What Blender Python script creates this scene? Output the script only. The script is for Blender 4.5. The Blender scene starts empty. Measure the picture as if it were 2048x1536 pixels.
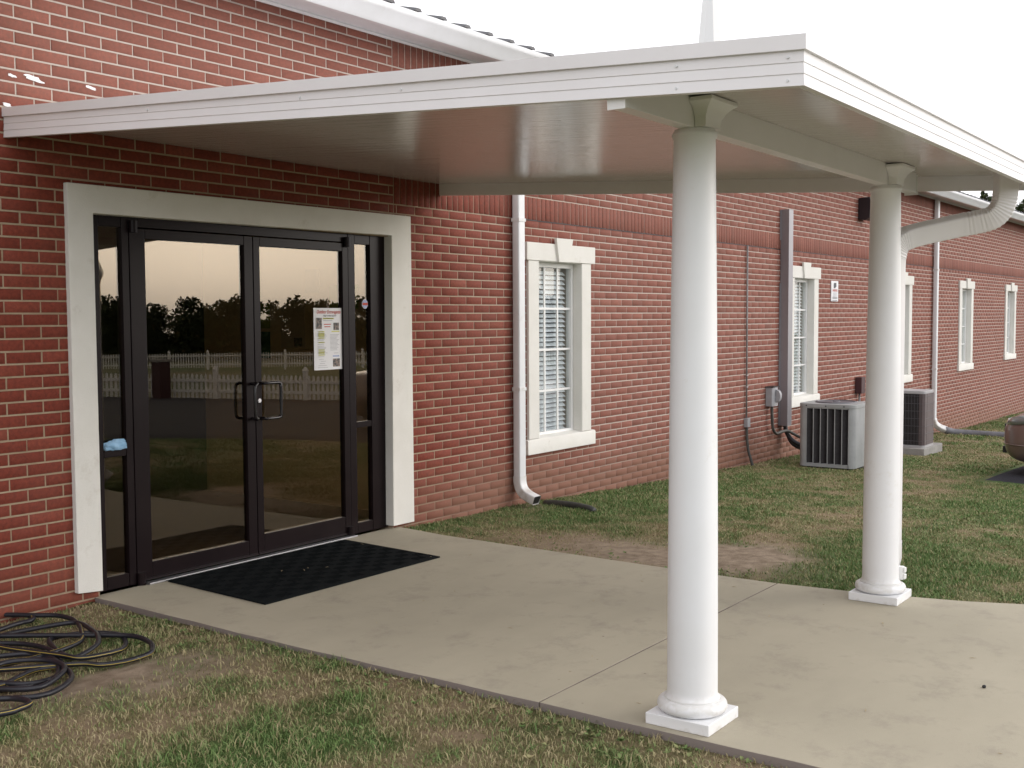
import bpy, bmesh, math, random
import numpy as np
from mathutils import Vector, Matrix
random.seed(7); RNG = np.random.default_rng(7)
sc = bpy.context.scene
COL = sc.collection
R = math.radians

# ------------------------------------------------------------------ camera
def set_camera():
    yaw, pit, rol = 0.617970, 0.059145, 0.005313
    c, s, cp, sp = math.cos(yaw), math.sin(yaw), math.cos(pit), math.sin(pit)
    f = Vector((c*cp, s*cp, -sp)); r = Vector((s, -c, 0)); u = r.cross(f)
    cr, sr = math.cos(rol), math.sin(rol)
    r2 = cr*r - sr*u; u2 = sr*r + cr*u
    M = Matrix((r2, u2, -f)).transposed().to_4x4()
    M.translation = Vector((0, -5.660, 1.589))
    cd = bpy.data.cameras.new('camera'); cam = bpy.data.objects.new('camera', cd); COL.objects.link(cam)
    cam.matrix_world = M
    cd.sensor_width = 36; cd.lens = 2269.05/2048*36
    cd.clip_start = .05; cd.clip_end = 800
    sc.camera = cam
set_camera()

# ------------------------------------------------------------------ light
SUN_EL, SUN_AZ = R(12), R(-50)       # direction towards the sun: x=cos(az), y=sin(az)
w = bpy.data.worlds.new('World'); sc.world = w; w.use_nodes = True
nt = w.node_tree; nt.nodes.clear()
out = nt.nodes.new('ShaderNodeOutputWorld'); bg = nt.nodes.new('ShaderNodeBackground')
sky = nt.nodes.new('ShaderNodeTexSky'); sky.sky_type = 'NISHITA'; sky.sun_disc = False
sky.sun_elevation = SUN_EL
sky.sun_rotation = R(90) - SUN_AZ
sky.altitude = 50; sky.air_density = 1.0; sky.dust_density = 3.5; sky.ozone_density = 1.0
hs = nt.nodes.new('ShaderNodeHueSaturation'); hs.inputs['Saturation'].default_value = 0.27
mx = nt.nodes.new('ShaderNodeMix'); mx.data_type = 'RGBA'; mx.inputs[0].default_value = 0.5
mx.inputs[7].default_value = (22.5, 22.3, 23.0, 1)      # thin even overcast veil
nt.links.new(sky.outputs[0], hs.inputs['Color'])
nt.links.new(hs.outputs[0], mx.inputs[6])
nt.links.new(mx.outputs[2], bg.inputs[0]); bg.inputs[1].default_value = 0.10
nt.links.new(bg.outputs[0], out.inputs[0])
sd = bpy.data.lights.new('sun', 'SUN'); sd.energy = 0.6; sd.angle = R(35); sd.color = (1, .93, .86)
so = bpy.data.objects.new('sun', sd); COL.objects.link(so)
d = Vector((math.cos(SUN_AZ)*math.cos(SUN_EL+.25), math.sin(SUN_AZ)*math.cos(SUN_EL+.25), math.sin(SUN_EL+.25)))
so.rotation_euler = d.to_track_quat('Z', 'Y').to_euler(); so.location = (5, -20, 20)
sc.view_settings.view_transform = 'Standard'; sc.view_settings.look = 'None'
sc.view_settings.exposure = 0.25; sc.view_settings.gamma = 1
sc.view_settings.use_curve_mapping = False

# ------------------------------------------------------------------ materials
def node(nt, t, **k):
    n = nt.nodes.new(t)
    for a, b in k.items(): setattr(n, a, b)
    return n
def newmat(name):
    m = bpy.data.materials.new(name); m.use_nodes = True
    return m, m.node_tree, m.node_tree.nodes['Principled BSDF']
def mat(name, c1, c2=None, scale=6, rough=.6, metal=0, bump=0, bscale=60, stretch=(1, 1, 1), contrast=(.35, .65), spec=.5,
        grime=None, gscale=1.3, gpos=(.55, .75), coat=0):
    m, nt, b = newmat(name); L = nt.links.new
    b.inputs['Roughness'].default_value = rough; b.inputs['Metallic'].default_value = metal
    b.inputs['Specular IOR Level'].default_value = spec
    b.inputs['Coat Weight'].default_value = coat
    b.inputs['Base Color'].default_value = (*c1, 1)
    geo = node(nt, 'ShaderNodeNewGeometry'); mp = node(nt, 'ShaderNodeMapping'); mp.inputs['Scale'].default_value = stretch
    L(geo.outputs['Position'], mp.inputs[0])
    col = None
    if c2:
        n = node(nt, 'ShaderNodeTexNoise'); n.inputs['Scale'].default_value = scale; n.inputs['Detail'].default_value = 6
        n.inputs['Roughness'].default_value = .65
        L(mp.outputs[0], n.inputs[0])
        rp = node(nt, 'ShaderNodeMapRange'); rp.inputs[1].default_value = contrast[0]; rp.inputs[2].default_value = contrast[1]
        L(n.outputs[0], rp.inputs[0])
        x = node(nt, 'ShaderNodeMix', data_type='RGBA'); x.inputs[6].default_value = (*c1, 1); x.inputs[7].default_value = (*c2, 1)
        L(rp.outputs[0], x.inputs[0]); col = x.outputs[2]
    if grime:
        n = node(nt, 'ShaderNodeTexNoise'); n.inputs['Scale'].default_value = gscale; n.inputs['Detail'].default_value = 8
        n.inputs['Roughness'].default_value = .75
        L(mp.outputs[0], n.inputs[0])
        rp = node(nt, 'ShaderNodeMapRange'); rp.inputs[1].default_value = gpos[0]; rp.inputs[2].default_value = gpos[1]
        L(n.outputs[0], rp.inputs[0])
        x = node(nt, 'ShaderNodeMix', data_type='RGBA'); x.inputs[7].default_value = (*grime, 1)
        if col: L(col, x.inputs[6])
        else: x.inputs[6].default_value = (*c1, 1)
        L(rp.outputs[0], x.inputs[0]); col = x.outputs[2]
    if col: L(col, b.inputs['Base Color'])
    if bump:
        n = node(nt, 'ShaderNodeTexNoise'); n.inputs['Scale'].default_value = bscale; n.inputs['Detail'].default_value = 4
        L(mp.outputs[0], n.inputs[0])
        bn = node(nt, 'ShaderNodeBump'); bn.inputs['Strength'].default_value = bump; bn.inputs['Distance'].default_value = .004
        L(n.outputs[0], bn.inputs['Height']); L(bn.outputs[0], b.inputs['Normal'])
    return m

def mud_mask(nt):
    """splashed soil low on the wall: follows the ground line right of the walk"""
    L = nt.links.new
    geo = node(nt, 'ShaderNodeNewGeometry'); sp = node(nt, 'ShaderNodeSeparateXYZ'); L(geo.outputs['Position'], sp.inputs[0])
    a = node(nt, 'ShaderNodeMath', operation='SUBTRACT'); L(sp.outputs[0], a.inputs[0]); a.inputs[1].default_value = 8
    a2 = node(nt, 'ShaderNodeMath', operation='MAXIMUM'); L(a.outputs[0], a2.inputs[0]); a2.inputs[1].default_value = 0
    b = node(nt, 'ShaderNodeMath', operation='MULTIPLY_ADD'); L(a2.outputs[0], b.inputs[0]); b.inputs[1].default_value = .043; L(sp.outputs[2], b.inputs[2])
    n = node(nt, 'ShaderNodeTexNoise'); n.inputs['Scale'].default_value = 2.2; n.inputs['Detail'].default_value = 6; L(geo.outputs['Position'], n.inputs[0])
    s = node(nt, 'ShaderNodeMath', operation='MULTIPLY_ADD'); L(n.outputs[0], s.inputs[0]); s.inputs[1].default_value = -.45; L(b.outputs[0], s.inputs[2])
    r = node(nt, 'ShaderNodeMapRange'); L(s.outputs[0], r.inputs[0])
    r.inputs[1].default_value = .24; r.inputs[2].default_value = -.12; r.inputs[3].default_value = 0; r.inputs[4].default_value = .85
    # only right of the door
    e = node(nt, 'ShaderNodeMapRange'); L(sp.outputs[0], e.inputs[0]); e.inputs[1].default_value = 6.4; e.inputs[2].default_value = 7.2; e.inputs[3].default_value = .25
    q = node(nt, 'ShaderNodeMath', operation='MULTIPLY'); L(r.outputs[0], q.inputs[0]); L(e.outputs[0], q.inputs[1])
    return q.outputs[0], geo

def weather_mask(nt, geo):
    """lime bloom: strongest where rain reaches (above the canopy and right of it), weak in its shelter"""
    L = nt.links.new
    sp = node(nt, 'ShaderNodeSeparateXYZ'); L(geo.outputs['Position'], sp.inputs[0])
    a = node(nt, 'ShaderNodeMapRange'); L(sp.outputs[2], a.inputs[0]); a.inputs[1].default_value = 2.6; a.inputs[2].default_value = 2.8
    b = node(nt, 'ShaderNodeMapRange'); L(sp.outputs[0], b.inputs[0]); b.inputs[1].default_value = 6.6; b.inputs[2].default_value = 9.5
    m = node(nt, 'ShaderNodeMath', operation='MAXIMUM'); L(a.outputs[0], m.inputs[0]); L(b.outputs[0], m.inputs[1])
    return m.outputs[0]
def brick_mat():
    m, nt, b = newmat('brick_red'); L = nt.links.new
    at = node(nt, 'ShaderNodeAttribute', attribute_name='tone')
    cr = node(nt, 'ShaderNodeValToRGB'); el = cr.color_ramp.elements
    el[0].position = 0; el[0].color = (.155, .027, .014, 1)
    el[1].position = 1; el[1].color = (.300, .078, .046, 1)
    for p, c in ((.25, (.200, .032, .015, 1)), (.5, (.225, .038, .0185, 1)), (.75, (.255, .048, .026, 1))):
        e = el.new(p); e.color = c
    L(at.outputs['Fac'], cr.inputs[0])
    mk, geo = mud_mask(nt)
    n = node(nt, 'ShaderNodeTexNoise'); n.inputs['Scale'].default_value = 45; n.inputs['Detail'].default_value = 5; n.inputs['Roughness'].default_value = .7
    L(geo.outputs['Position'], n.inputs[0])
    rp = node(nt, 'ShaderNodeMapRange'); rp.inputs[1].default_value = .3; rp.inputs[2].default_value = .75; rp.inputs[3].default_value = .55; rp.inputs[4].default_value = 1.10
    L(n.outputs[0], rp.inputs[0])
    x = node(nt, 'ShaderNodeMix', data_type='RGBA', blend_type='MULTIPLY'); x.inputs[0].default_value = 1
    L(cr.outputs[0], x.inputs[6]); L(rp.outputs[0], x.inputs[7])
    # pale lime bloom in drifting patches
    n2 = node(nt, 'ShaderNodeTexNoise'); n2.inputs['Scale'].default_value = .9; n2.inputs['Detail'].default_value = 9; n2.inputs['Roughness'].default_value = .72
    L(geo.outputs['Position'], n2.inputs[0])
    r2 = node(nt, 'ShaderNodeMapRange'); r2.inputs[1].default_value = .5; r2.inputs[2].default_value = .8; r2.inputs[4].default_value = .07
    L(n2.outputs[0], r2.inputs[0])
    wm = weather_mask(nt, geo); w2 = node(nt, 'ShaderNodeMath', operation='MULTIPLY_ADD'); L(wm, w2.inputs[0]); w2.inputs[1].default_value = .20
    L(r2.outputs[0], w2.inputs[2])
    y = node(nt, 'ShaderNodeMix', data_type='RGBA'); L(w2.outputs[0], y.inputs[0]); L(x.outputs[2], y.inputs[6]); y.inputs[7].default_value = (.43, .285, .225, 1)
    z = node(nt, 'ShaderNodeMix', data_type='RGBA'); L(mk, z.inputs[0]); L(y.outputs[2], z.inputs[6]); z.inputs[7].default_value = (.235, .115, .075, 1)
    L(z.outputs[2], b.inputs['Base Color'])
    b.inputs['Roughness'].default_value = .8; b.inputs['Specular IOR Level'].default_value = .45
    n3 = node(nt, 'ShaderNodeTexNoise'); n3.inputs['Scale'].default_value = 160; n3.inputs['Detail'].default_value = 4; L(geo.outputs['Position'], n3.inputs[0])
    bn = node(nt, 'ShaderNodeBump'); bn.inputs['Strength'].default_value = .5; bn.inputs['Distance'].default_value = .002
    L(n3.outputs[0], bn.inputs['Height']); L(bn.outputs[0], b.inputs['Normal'])
    return m
def mortar_mat():
    m, nt, b = newmat('mortar'); L = nt.links.new
    mk, geo = mud_mask(nt)
    n = node(nt, 'ShaderNodeTexNoise'); n.inputs['Scale'].default_value = 5; n.inputs['Detail'].default_value = 9; n.inputs['Roughness'].default_value = .75
    L(geo.outputs['Position'], n.inputs[0])
    cr = node(nt, 'ShaderNodeValToRGB'); el = cr.color_ramp.elements
    el[0].position = .35; el[0].color = (.29, .215, .14, 1); el[1].position = .65; el[1].color = (.40, .31, .215, 1)
    L(n.outputs[0], cr.inputs[0])
    wm = weather_mask(nt, geo); wx = node(nt, 'ShaderNodeMix', data_type='RGBA'); L(wm, wx.inputs[0]); L(cr.outputs[0], wx.inputs[6]); wx.inputs[7].default_value = (.50, .43, .375, 1)
    z = node(nt, 'ShaderNodeMix', data_type='RGBA'); L(mk, z.inputs[0]); L(wx.outputs[2], z.inputs[6]); z.inputs[7].default_value = (.22, .115, .08, 1)
    L(z.outputs[2], b.inputs['Base Color']); b.inputs['Roughness'].default_value = .9
    n3 = node(nt, 'ShaderNodeTexNoise'); n3.inputs['Scale'].default_value = 220; L(geo.outputs['Position'], n3.inputs[0])
    bn = node(nt, 'ShaderNodeBump'); bn.inputs['Strength'].default_value = .7; bn.inputs['Distance'].default_value = .003
    L(n3.outputs[0], bn.inputs['Height']); L(bn.outputs[0], b.inputs['Normal'])
    return m
def glass_mat(name, tint, refl, base=.06, k=1.0, rough=0.0):
    """tinted pane: transparent body + mirror with angle-dependent strength"""
    m = bpy.data.materials.new(name); m.use_nodes = True; nt = m.node_tree; nt.nodes.clear(); L = nt.links.new
    o = node(nt, 'ShaderNodeOutputMaterial'); x = node(nt, 'ShaderNodeMixShader')
    t = node(nt, 'ShaderNodeBsdfTransparent'); t.inputs[0].default_value = (*tint, 1)
    g = node(nt, 'ShaderNodeBsdfGlossy'); g.inputs[0].default_value = (*refl, 1); g.inputs['Roughness'].default_value = rough
    fr = node(nt, 'ShaderNodeFresnel'); gb = node(nt, 'ShaderNodeNewGeometry')
    io = node(nt, 'ShaderNodeMath', operation='MULTIPLY_ADD'); L(gb.outputs['Backfacing'], io.inputs[0]); io.inputs[1].default_value = 1/1.5-1.5; io.inputs[2].default_value = 1.5
    L(io.outputs[0], fr.inputs[0])
    a = node(nt, 'ShaderNodeMath', operation='MULTIPLY_ADD'); a.use_clamp = True
    L(fr.outputs[0], a.inputs[0]); a.inputs[1].default_value = k; a.inputs[2].default_value = base
    L(a.outputs[0], x.inputs[0]); L(t.outputs[0], x.inputs[1]); L(g.outputs[0], x.inputs[2]); L(x.outputs[0], o.inputs[0])
    return m
def attr_mat(name, stops, rough=.8, attr='tone', spec=.3):
    m, nt, b = newmat(name); L = nt.links.new
    at = node(nt, 'ShaderNodeAttribute', attribute_name=attr)
    cr = node(nt, 'ShaderNodeValToRGB'); el = cr.color_ramp.elements
    el[0].position, el[0].color = stops[0][0], (*stops[0][1], 1); el[1].position, el[1].color = stops[-1][0], (*stops[-1][1], 1)
    for p, c in stops[1:-1]: el.new(p).color = (*c, 1)
    L(at.outputs['Fac'], cr.inputs[0]); L(cr.outputs[0], b.inputs['Base Color'])
    b.inputs['Roughness'].default_value = rough; b.inputs['Specular IOR Level'].default_value = spec
    return m

def concrete_mat():
    m = mat('concrete', (.435, .392, .298), (.375, .338, .256), .9, .85, bump=.35, bscale=260, grime=(.27, .238, .19), gscale=3.1, gpos=(.52, .8), contrast=(.3, .7))
    nt = m.node_tree; L = nt.links.new; b = nt.nodes['Principled BSDF']; src = b.inputs['Base Color'].links[0].from_socket
    geo = node(nt, 'ShaderNodeNewGeometry')
    # scattered dark specks and small scuffs
    v = node(nt, 'ShaderNodeTexVoronoi'); v.inputs['Scale'].default_value = 5.5; L(geo.outputs['Position'], v.inputs[0])
    n = node(nt, 'ShaderNodeTexNoise'); n.inputs['Scale'].default_value = 3; n.inputs['Detail'].default_value = 5; L(geo.outputs['Position'], n.inputs[0])
    r = node(nt, 'ShaderNodeMapRange'); L(v.outputs['Distance'], r.inputs[0]); r.inputs[1].default_value = .045; r.inputs[2].default_value = .02
    q = node(nt, 'ShaderNodeMapRange'); L(n.outputs[0], q.inputs[0]); q.inputs[1].default_value = .52; q.inputs[2].default_value = .6
    p = node(nt, 'ShaderNodeMath', operation='MULTIPLY'); L(r.outputs[0], p.inputs[0]); L(q.outputs[0], p.inputs[1])
    x = node(nt, 'ShaderNodeMix', data_type='RGBA'); L(p.outputs[0], x.inputs[0]); L(src, x.inputs[6]); x.inputs[7].default_value = (.14, .12, .09, 1)
    # faint broom / wear streaks
    mp = node(nt, 'ShaderNodeMapping'); mp.inputs['Scale'].default_value = (1.6, 5, 1); mp.inputs['Rotation'].default_value = (0, 0, .5); L(geo.outputs['Position'], mp.inputs[0])
    n2 = node(nt, 'ShaderNodeTexNoise'); n2.inputs['Scale'].default_value = 1; n2.inputs['Detail'].default_value = 7; L(mp.outputs[0], n2.inputs[0])
    r2 = node(nt, 'ShaderNodeMapRange'); L(n2.outputs[0], r2.inputs[0]); r2.inputs[1].default_value = .3; r2.inputs[2].default_value = .7; r2.inputs[3].default_value = .965; r2.inputs[4].default_value = 1.03
    y = node(nt, 'ShaderNodeMix', data_type='RGBA', blend_type='MULTIPLY'); y.inputs[0].default_value = 1; L(x.outputs[2], y.inputs[6]); L(r2.outputs[0], y.inputs[7])
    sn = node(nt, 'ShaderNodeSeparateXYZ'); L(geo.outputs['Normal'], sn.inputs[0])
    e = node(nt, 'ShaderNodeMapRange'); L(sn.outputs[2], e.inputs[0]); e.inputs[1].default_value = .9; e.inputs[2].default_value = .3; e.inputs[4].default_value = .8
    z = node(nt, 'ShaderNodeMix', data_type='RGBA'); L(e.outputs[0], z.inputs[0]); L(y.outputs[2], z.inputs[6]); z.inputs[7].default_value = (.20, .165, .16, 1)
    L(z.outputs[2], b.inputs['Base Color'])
    return m
def column_mat():
    m = mat('column_white', (.84, .85, .87), (.81, .815, .825), 2, .42, grime=(.69, .67, .61), gscale=6, gpos=(.60, .85))
    nt = m.node_tree; L = nt.links.new; b = nt.nodes['Principled BSDF']; src = b.inputs['Base Color'].links[0].from_socket
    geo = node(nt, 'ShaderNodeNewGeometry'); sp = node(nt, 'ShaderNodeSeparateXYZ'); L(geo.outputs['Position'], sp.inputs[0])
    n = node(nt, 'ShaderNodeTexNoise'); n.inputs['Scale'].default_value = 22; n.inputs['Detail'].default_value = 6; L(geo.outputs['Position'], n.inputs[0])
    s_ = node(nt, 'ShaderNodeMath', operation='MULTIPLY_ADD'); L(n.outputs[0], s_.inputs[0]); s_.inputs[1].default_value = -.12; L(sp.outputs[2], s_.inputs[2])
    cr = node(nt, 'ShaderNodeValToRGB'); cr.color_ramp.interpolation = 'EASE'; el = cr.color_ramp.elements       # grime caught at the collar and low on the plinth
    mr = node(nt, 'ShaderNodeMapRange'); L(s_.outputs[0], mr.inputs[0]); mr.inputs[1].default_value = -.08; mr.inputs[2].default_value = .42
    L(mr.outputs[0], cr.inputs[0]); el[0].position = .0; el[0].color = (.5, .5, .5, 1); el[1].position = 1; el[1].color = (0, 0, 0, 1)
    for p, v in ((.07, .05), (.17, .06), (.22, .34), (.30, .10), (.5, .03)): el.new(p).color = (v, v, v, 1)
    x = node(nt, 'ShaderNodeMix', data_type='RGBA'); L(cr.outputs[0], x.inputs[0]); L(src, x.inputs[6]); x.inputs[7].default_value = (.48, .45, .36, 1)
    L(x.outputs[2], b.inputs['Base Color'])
    return m
M = {}
M['joint'] = mat('joint_filler', (.13, .11, .08), rough=.95)
M['brick'] = brick_mat(); M['mortar'] = mortar_mat()
M['stucco'] = mat('cream_stucco', (.76, .745, .70), (.71, .695, .645), 3, .85, bump=.5, bscale=180, grime=(.48, .44, .37), gscale=2.2, gpos=(.6, .85))
M['vinyl'] = mat('white_vinyl', (.80, .80, .79), rough=.4, grime=(.68, .67, .63), gscale=4, gpos=(.6, .85))
M['canopy'] = mat('canopy_white', (.80, .785, .795), (.765, .75, .755), 2.5, .35, grime=(.6, .57, .55), gscale=3, gpos=(.62, .9), spec=.5)
M['column'] = column_mat()
M['gutter'] = mat('gutter_white', (.76, .77, .79), (.70, .71, .72), 2, .35, grime=(.55, .53, .50), gscale=3, gpos=(.6, .85))
M['gutter_dirty'] = mat('gutter_stained', (.72, .72, .72), (.5, .47, .43), 9, .45, contrast=(.45, .7))
M['bronze'] = mat('dark_bronze', (.013, .008, .009), (.010, .006, .007), 4, .3, spec=.14, grime=(.04, .03, .031), gscale=12, gpos=(.66, .85))
M['black_metal'] = mat('black_metal', (.012, .010, .012), rough=.22)
M['alu'] = mat('aluminium', (.5, .5, .52), rough=.35, metal=.9)
M['rubber'] = mat('rubber_mat', (.006, .008, .009), (.009, .011, .012), 30, .9, spec=.08, bump=.4, bscale=300)
M['concrete'] = concrete_mat()
M['concrete_grey'] = mat('concrete_pad', (.33, .32, .30), (.26, .25, .24), 8, .9, bump=.4, bscale=150)
M['asphalt'] = mat('asphalt', (.050, .050, .058), (.040, .040, .046), 3, .95, spec=.08, bump=.8, bscale=220, grime=(.075, .073, .075), gscale=.6, gpos=(.5, .8))
M['roof'] = mat('roof_metal', (.10, .10, .11), (.07, .07, .075), 3, .5)
M['hose'] = mat('hose_black', (.014, .014, .020), rough=.42)
M['hose_y'] = mat('hose_yellow', (.42, .31, .05), rough=.5)
M['pipe'] = mat('pipe_dark', (.03, .034, .03), (.05, .05, .045), 20, .6)
M['galv'] = mat('galvanised', (.33, .325, .34), (.25, .235, .255), 1.6, .38, metal=.45, stretch=(1, 1, .3))
M['grey_box'] = mat('grey_box', (.36, .36, .38), (.30, .30, .31), 6, .5)
M['ac_grey'] = mat('condenser_grey', (.36, .37, .375), (.29, .30, .30), 4, .45, grime=(.23, .22, .20), gscale=5, gpos=(.58, .8))
M['coil'] = mat('coil_dark', (.016, .013, .015), (.03, .026, .028), 25, .6)
M['ac_brown'] = mat('condenser_brown', (.10, .075, .075), (.13, .10, .10), 6, .5)
M['wire'] = mat('guard_wire', (.11, .105, .12), rough=.45)
M['ac_top'] = mat('condenser_top', (.42, .41, .42), rough=.4)
M['flex'] = mat('corrugated_grey', (.20, .20, .22), (.15, .15, .165), 8, .6)
M['conduit'] = mat('conduit_grey', (.24, .23, .23), (.18, .17, .17), 9, .5)
M['dark_conduit'] = mat('conduit_dark', (.05, .048, .045), (.085, .08, .07), 14, .6)
M['paper'] = mat('paper', (.78, .78, .80), rough=.8)
M['ink_red'] = mat('ink_red', (.52, .10, .08), rough=.8)
M['ink_dark'] = mat('ink_dark', (.12, .12, .13), rough=.8)
M['ink_grey'] = mat('ink_grey', (.42, .42, .44), rough=.8)
M['ink_yellow'] = mat('ink_yellow', (.66, .66, .22), rough=.8)
M['ink_blue'] = mat('ink_blue', (.35, .42, .62), rough=.8)
M['photo'] = mat('photo_print', (.05, .055, .06), (.30, .22, .18), 60, .6, contrast=(.45, .6))
M['cloth'] = mat('blue_cloth', (.20, .40, .62), (.32, .52, .72), 14, .9)
M['beige'] = mat('interior_beige', (.66, .53, .37), rough=.9)
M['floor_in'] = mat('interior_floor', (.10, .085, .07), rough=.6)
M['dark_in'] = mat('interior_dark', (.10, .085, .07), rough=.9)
M['green_paper'] = mat('green_paper', (.30, .42, .05), rough=.9)
M['teal_paper'] = mat('teal_paper', (.02, .12, .09), rough=.9)
M['tan_paper'] = mat('tan_paper', (.50, .42, .36), rough=.9)
M['slat'] = mat('blind_slat', (.86, .88, .92), rough=.5)
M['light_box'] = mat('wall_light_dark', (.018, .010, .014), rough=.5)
M['light_glass'] = mat('wall_light_glass', (.55, .55, .25), rough=.3)
M['brown_box'] = mat('brown_box', (.06, .022, .024), rough=.6)
M['fence'] = mat('fence_white', (.80, .80, .80), rough=.6)
M['trunk'] = mat('bark', (.07, .052, .04), (.11, .085, .065), 20, .95, stretch=(1, 1, .25), bump=.8, bscale=40)
M['splat'] = mat('white_caulk', (.85, .85, .85), rough=.7, bump=.6)
M['glass_door'] = glass_mat('bronze_glass', (.84, .76, .64), (1, .94, .84), base=.03, k=.85)
M['glass_win'] = glass_mat('clear_glass', (.93, .95, .95), (1, .97, .9), base=.02, k=.9)
M['car'] = mat('car_paint', (.17, .12, .105), rough=.32, metal=.35, coat=.6, spec=.6)
M['car_glass'] = mat('car_glass', (.015, .017, .02), rough=.05, spec=.8)
M['car_black'] = mat('car_black', (.012, .012, .013), rough=.5)
M['chrome'] = mat('chrome', (.75, .75, .78), rough=.12, metal=1)
M['lamp_lens'] = mat('lamp_lens', (.16, .17, .17), rough=.08, spec=.9, coat=1)
M['grass'] = attr_mat('grass_blade', [(0, (.37, .31, .18)), (.22, (.33, .285, .15)), (.42, (.245, .26, .11)), (.62, (.16, .22, .078)), (.85, (.11, .185, .055)), (1, (.14, .22, .065))], .7)
M['leaf'] = attr_mat('tree_leaf', [(0, (.018, .028, .010)), (.6, (.03, .045, .014)), (.9, (.05, .06, .02)), (1, (.11, .06, .02))], .8)
M['litter'] = mat('dry_leaf', (.45, .36, .22), rough=.9)

def soffit_mat():
    m, nt, b = newmat('soffit_metal'); L = nt.links.new
    b.inputs['Base Color'].default_value = (.57, .525, .50, 1)
    b.inputs['Roughness'].default_value = .13; b.inputs['Specular IOR Level'].default_value = .75
    b.inputs['Coat Weight'].default_value = 0
    geo = node(nt, 'ShaderNodeNewGeometry'); mp = node(nt, 'ShaderNodeMapping'); mp.inputs['Scale'].default_value = (34, 1.5, 1)
    L(geo.outputs['Position'], mp.inputs[0])
    n = node(nt, 'ShaderNodeTexNoise'); n.inputs['Scale'].default_value = 1; n.inputs['Detail'].default_value = 5; n.inputs['Roughness'].default_value = .6
    L(mp.outputs[0], n.inputs[0])
    bn = node(nt, 'ShaderNodeBump'); bn.inputs['Strength'].default_value = .7; bn.inputs['Distance'].default_value = .0032
    L(n.outputs[0], bn.inputs['Height']); L(bn.outputs[0], b.inputs['Normal'])
    return m
M['soffit'] = soffit_mat()

def ground_mat():
    m, nt, b = newmat('lawn_soil'); L = nt.links.new
    at = node(nt, 'ShaderNodeAttribute', attribute_name='green'); ab = node(nt, 'ShaderNodeAttribute', attribute_name='bare')
    geo = node(nt, 'ShaderNodeNewGeometry')
    n = node(nt, 'ShaderNodeTexNoise'); n.inputs['Scale'].default_value = 38; n.inputs['Detail'].default_value = 8; n.inputs['Roughness'].default_value = .75
    L(geo.outputs['Position'], n.inputs[0])
    a = node(nt, 'ShaderNodeMath', operation='MULTIPLY_ADD'); L(n.outputs[0], a.inputs[0]); a.inputs[1].default_value = .9
    s = node(nt, 'ShaderNodeMath', operation='SUBTRACT'); L(at.outputs['Fac'], s.inputs[0]); s.inputs[1].default_value = .50
    L(s.outputs[0], a.inputs[2])
    cr = node(nt, 'ShaderNodeValToRGB'); el = cr.color_ramp.elements
    el[0].position = .1; el[0].color = (.24, .18, .115, 1); el[1].position = .9; el[1].color = (.06, .10, .028, 1)
    el.new(.35).color = (.19, .155, .085, 1); el.new(.6).color = (.10, .115, .045, 1)
    L(a.outputs[0], cr.inputs[0])
    n2 = node(nt, 'ShaderNodeTexNoise'); n2.inputs['Scale'].default_value = 14; n2.inputs['Detail'].default_value = 8; L(geo.outputs['Position'], n2.inputs[0])
    c2 = node(nt, 'ShaderNodeValToRGB'); c2.color_ramp.elements[0].color = (.20, .15, .105, 1); c2.color_ramp.elements[1].color = (.34, .27, .20, 1)
    c2.color_ramp.elements[0].position = .3; c2.color_ramp.elements[1].position = .7
    L(n2.outputs[0], c2.inputs[0])
    x = node(nt, 'ShaderNodeMix', data_type='RGBA'); L(ab.outputs['Fac'], x.inputs[0]); L(cr.outputs[0], x.inputs[6]); L(c2.outputs[0], x.inputs[7])
    L(x.outputs[2], b.inputs['Base Color']); b.inputs['Roughness'].default_value = .95; b.inputs['Specular IOR Level'].default_value = .2
    bn = node(nt, 'ShaderNodeBump'); bn.inputs['Strength'].default_value = .8; bn.inputs['Distance'].default_value = .012
    L(n.outputs[0], bn.inputs['Height']); L(bn.outputs[0], b.inputs['Normal'])
    return m
M['ground'] = ground_mat()

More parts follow.
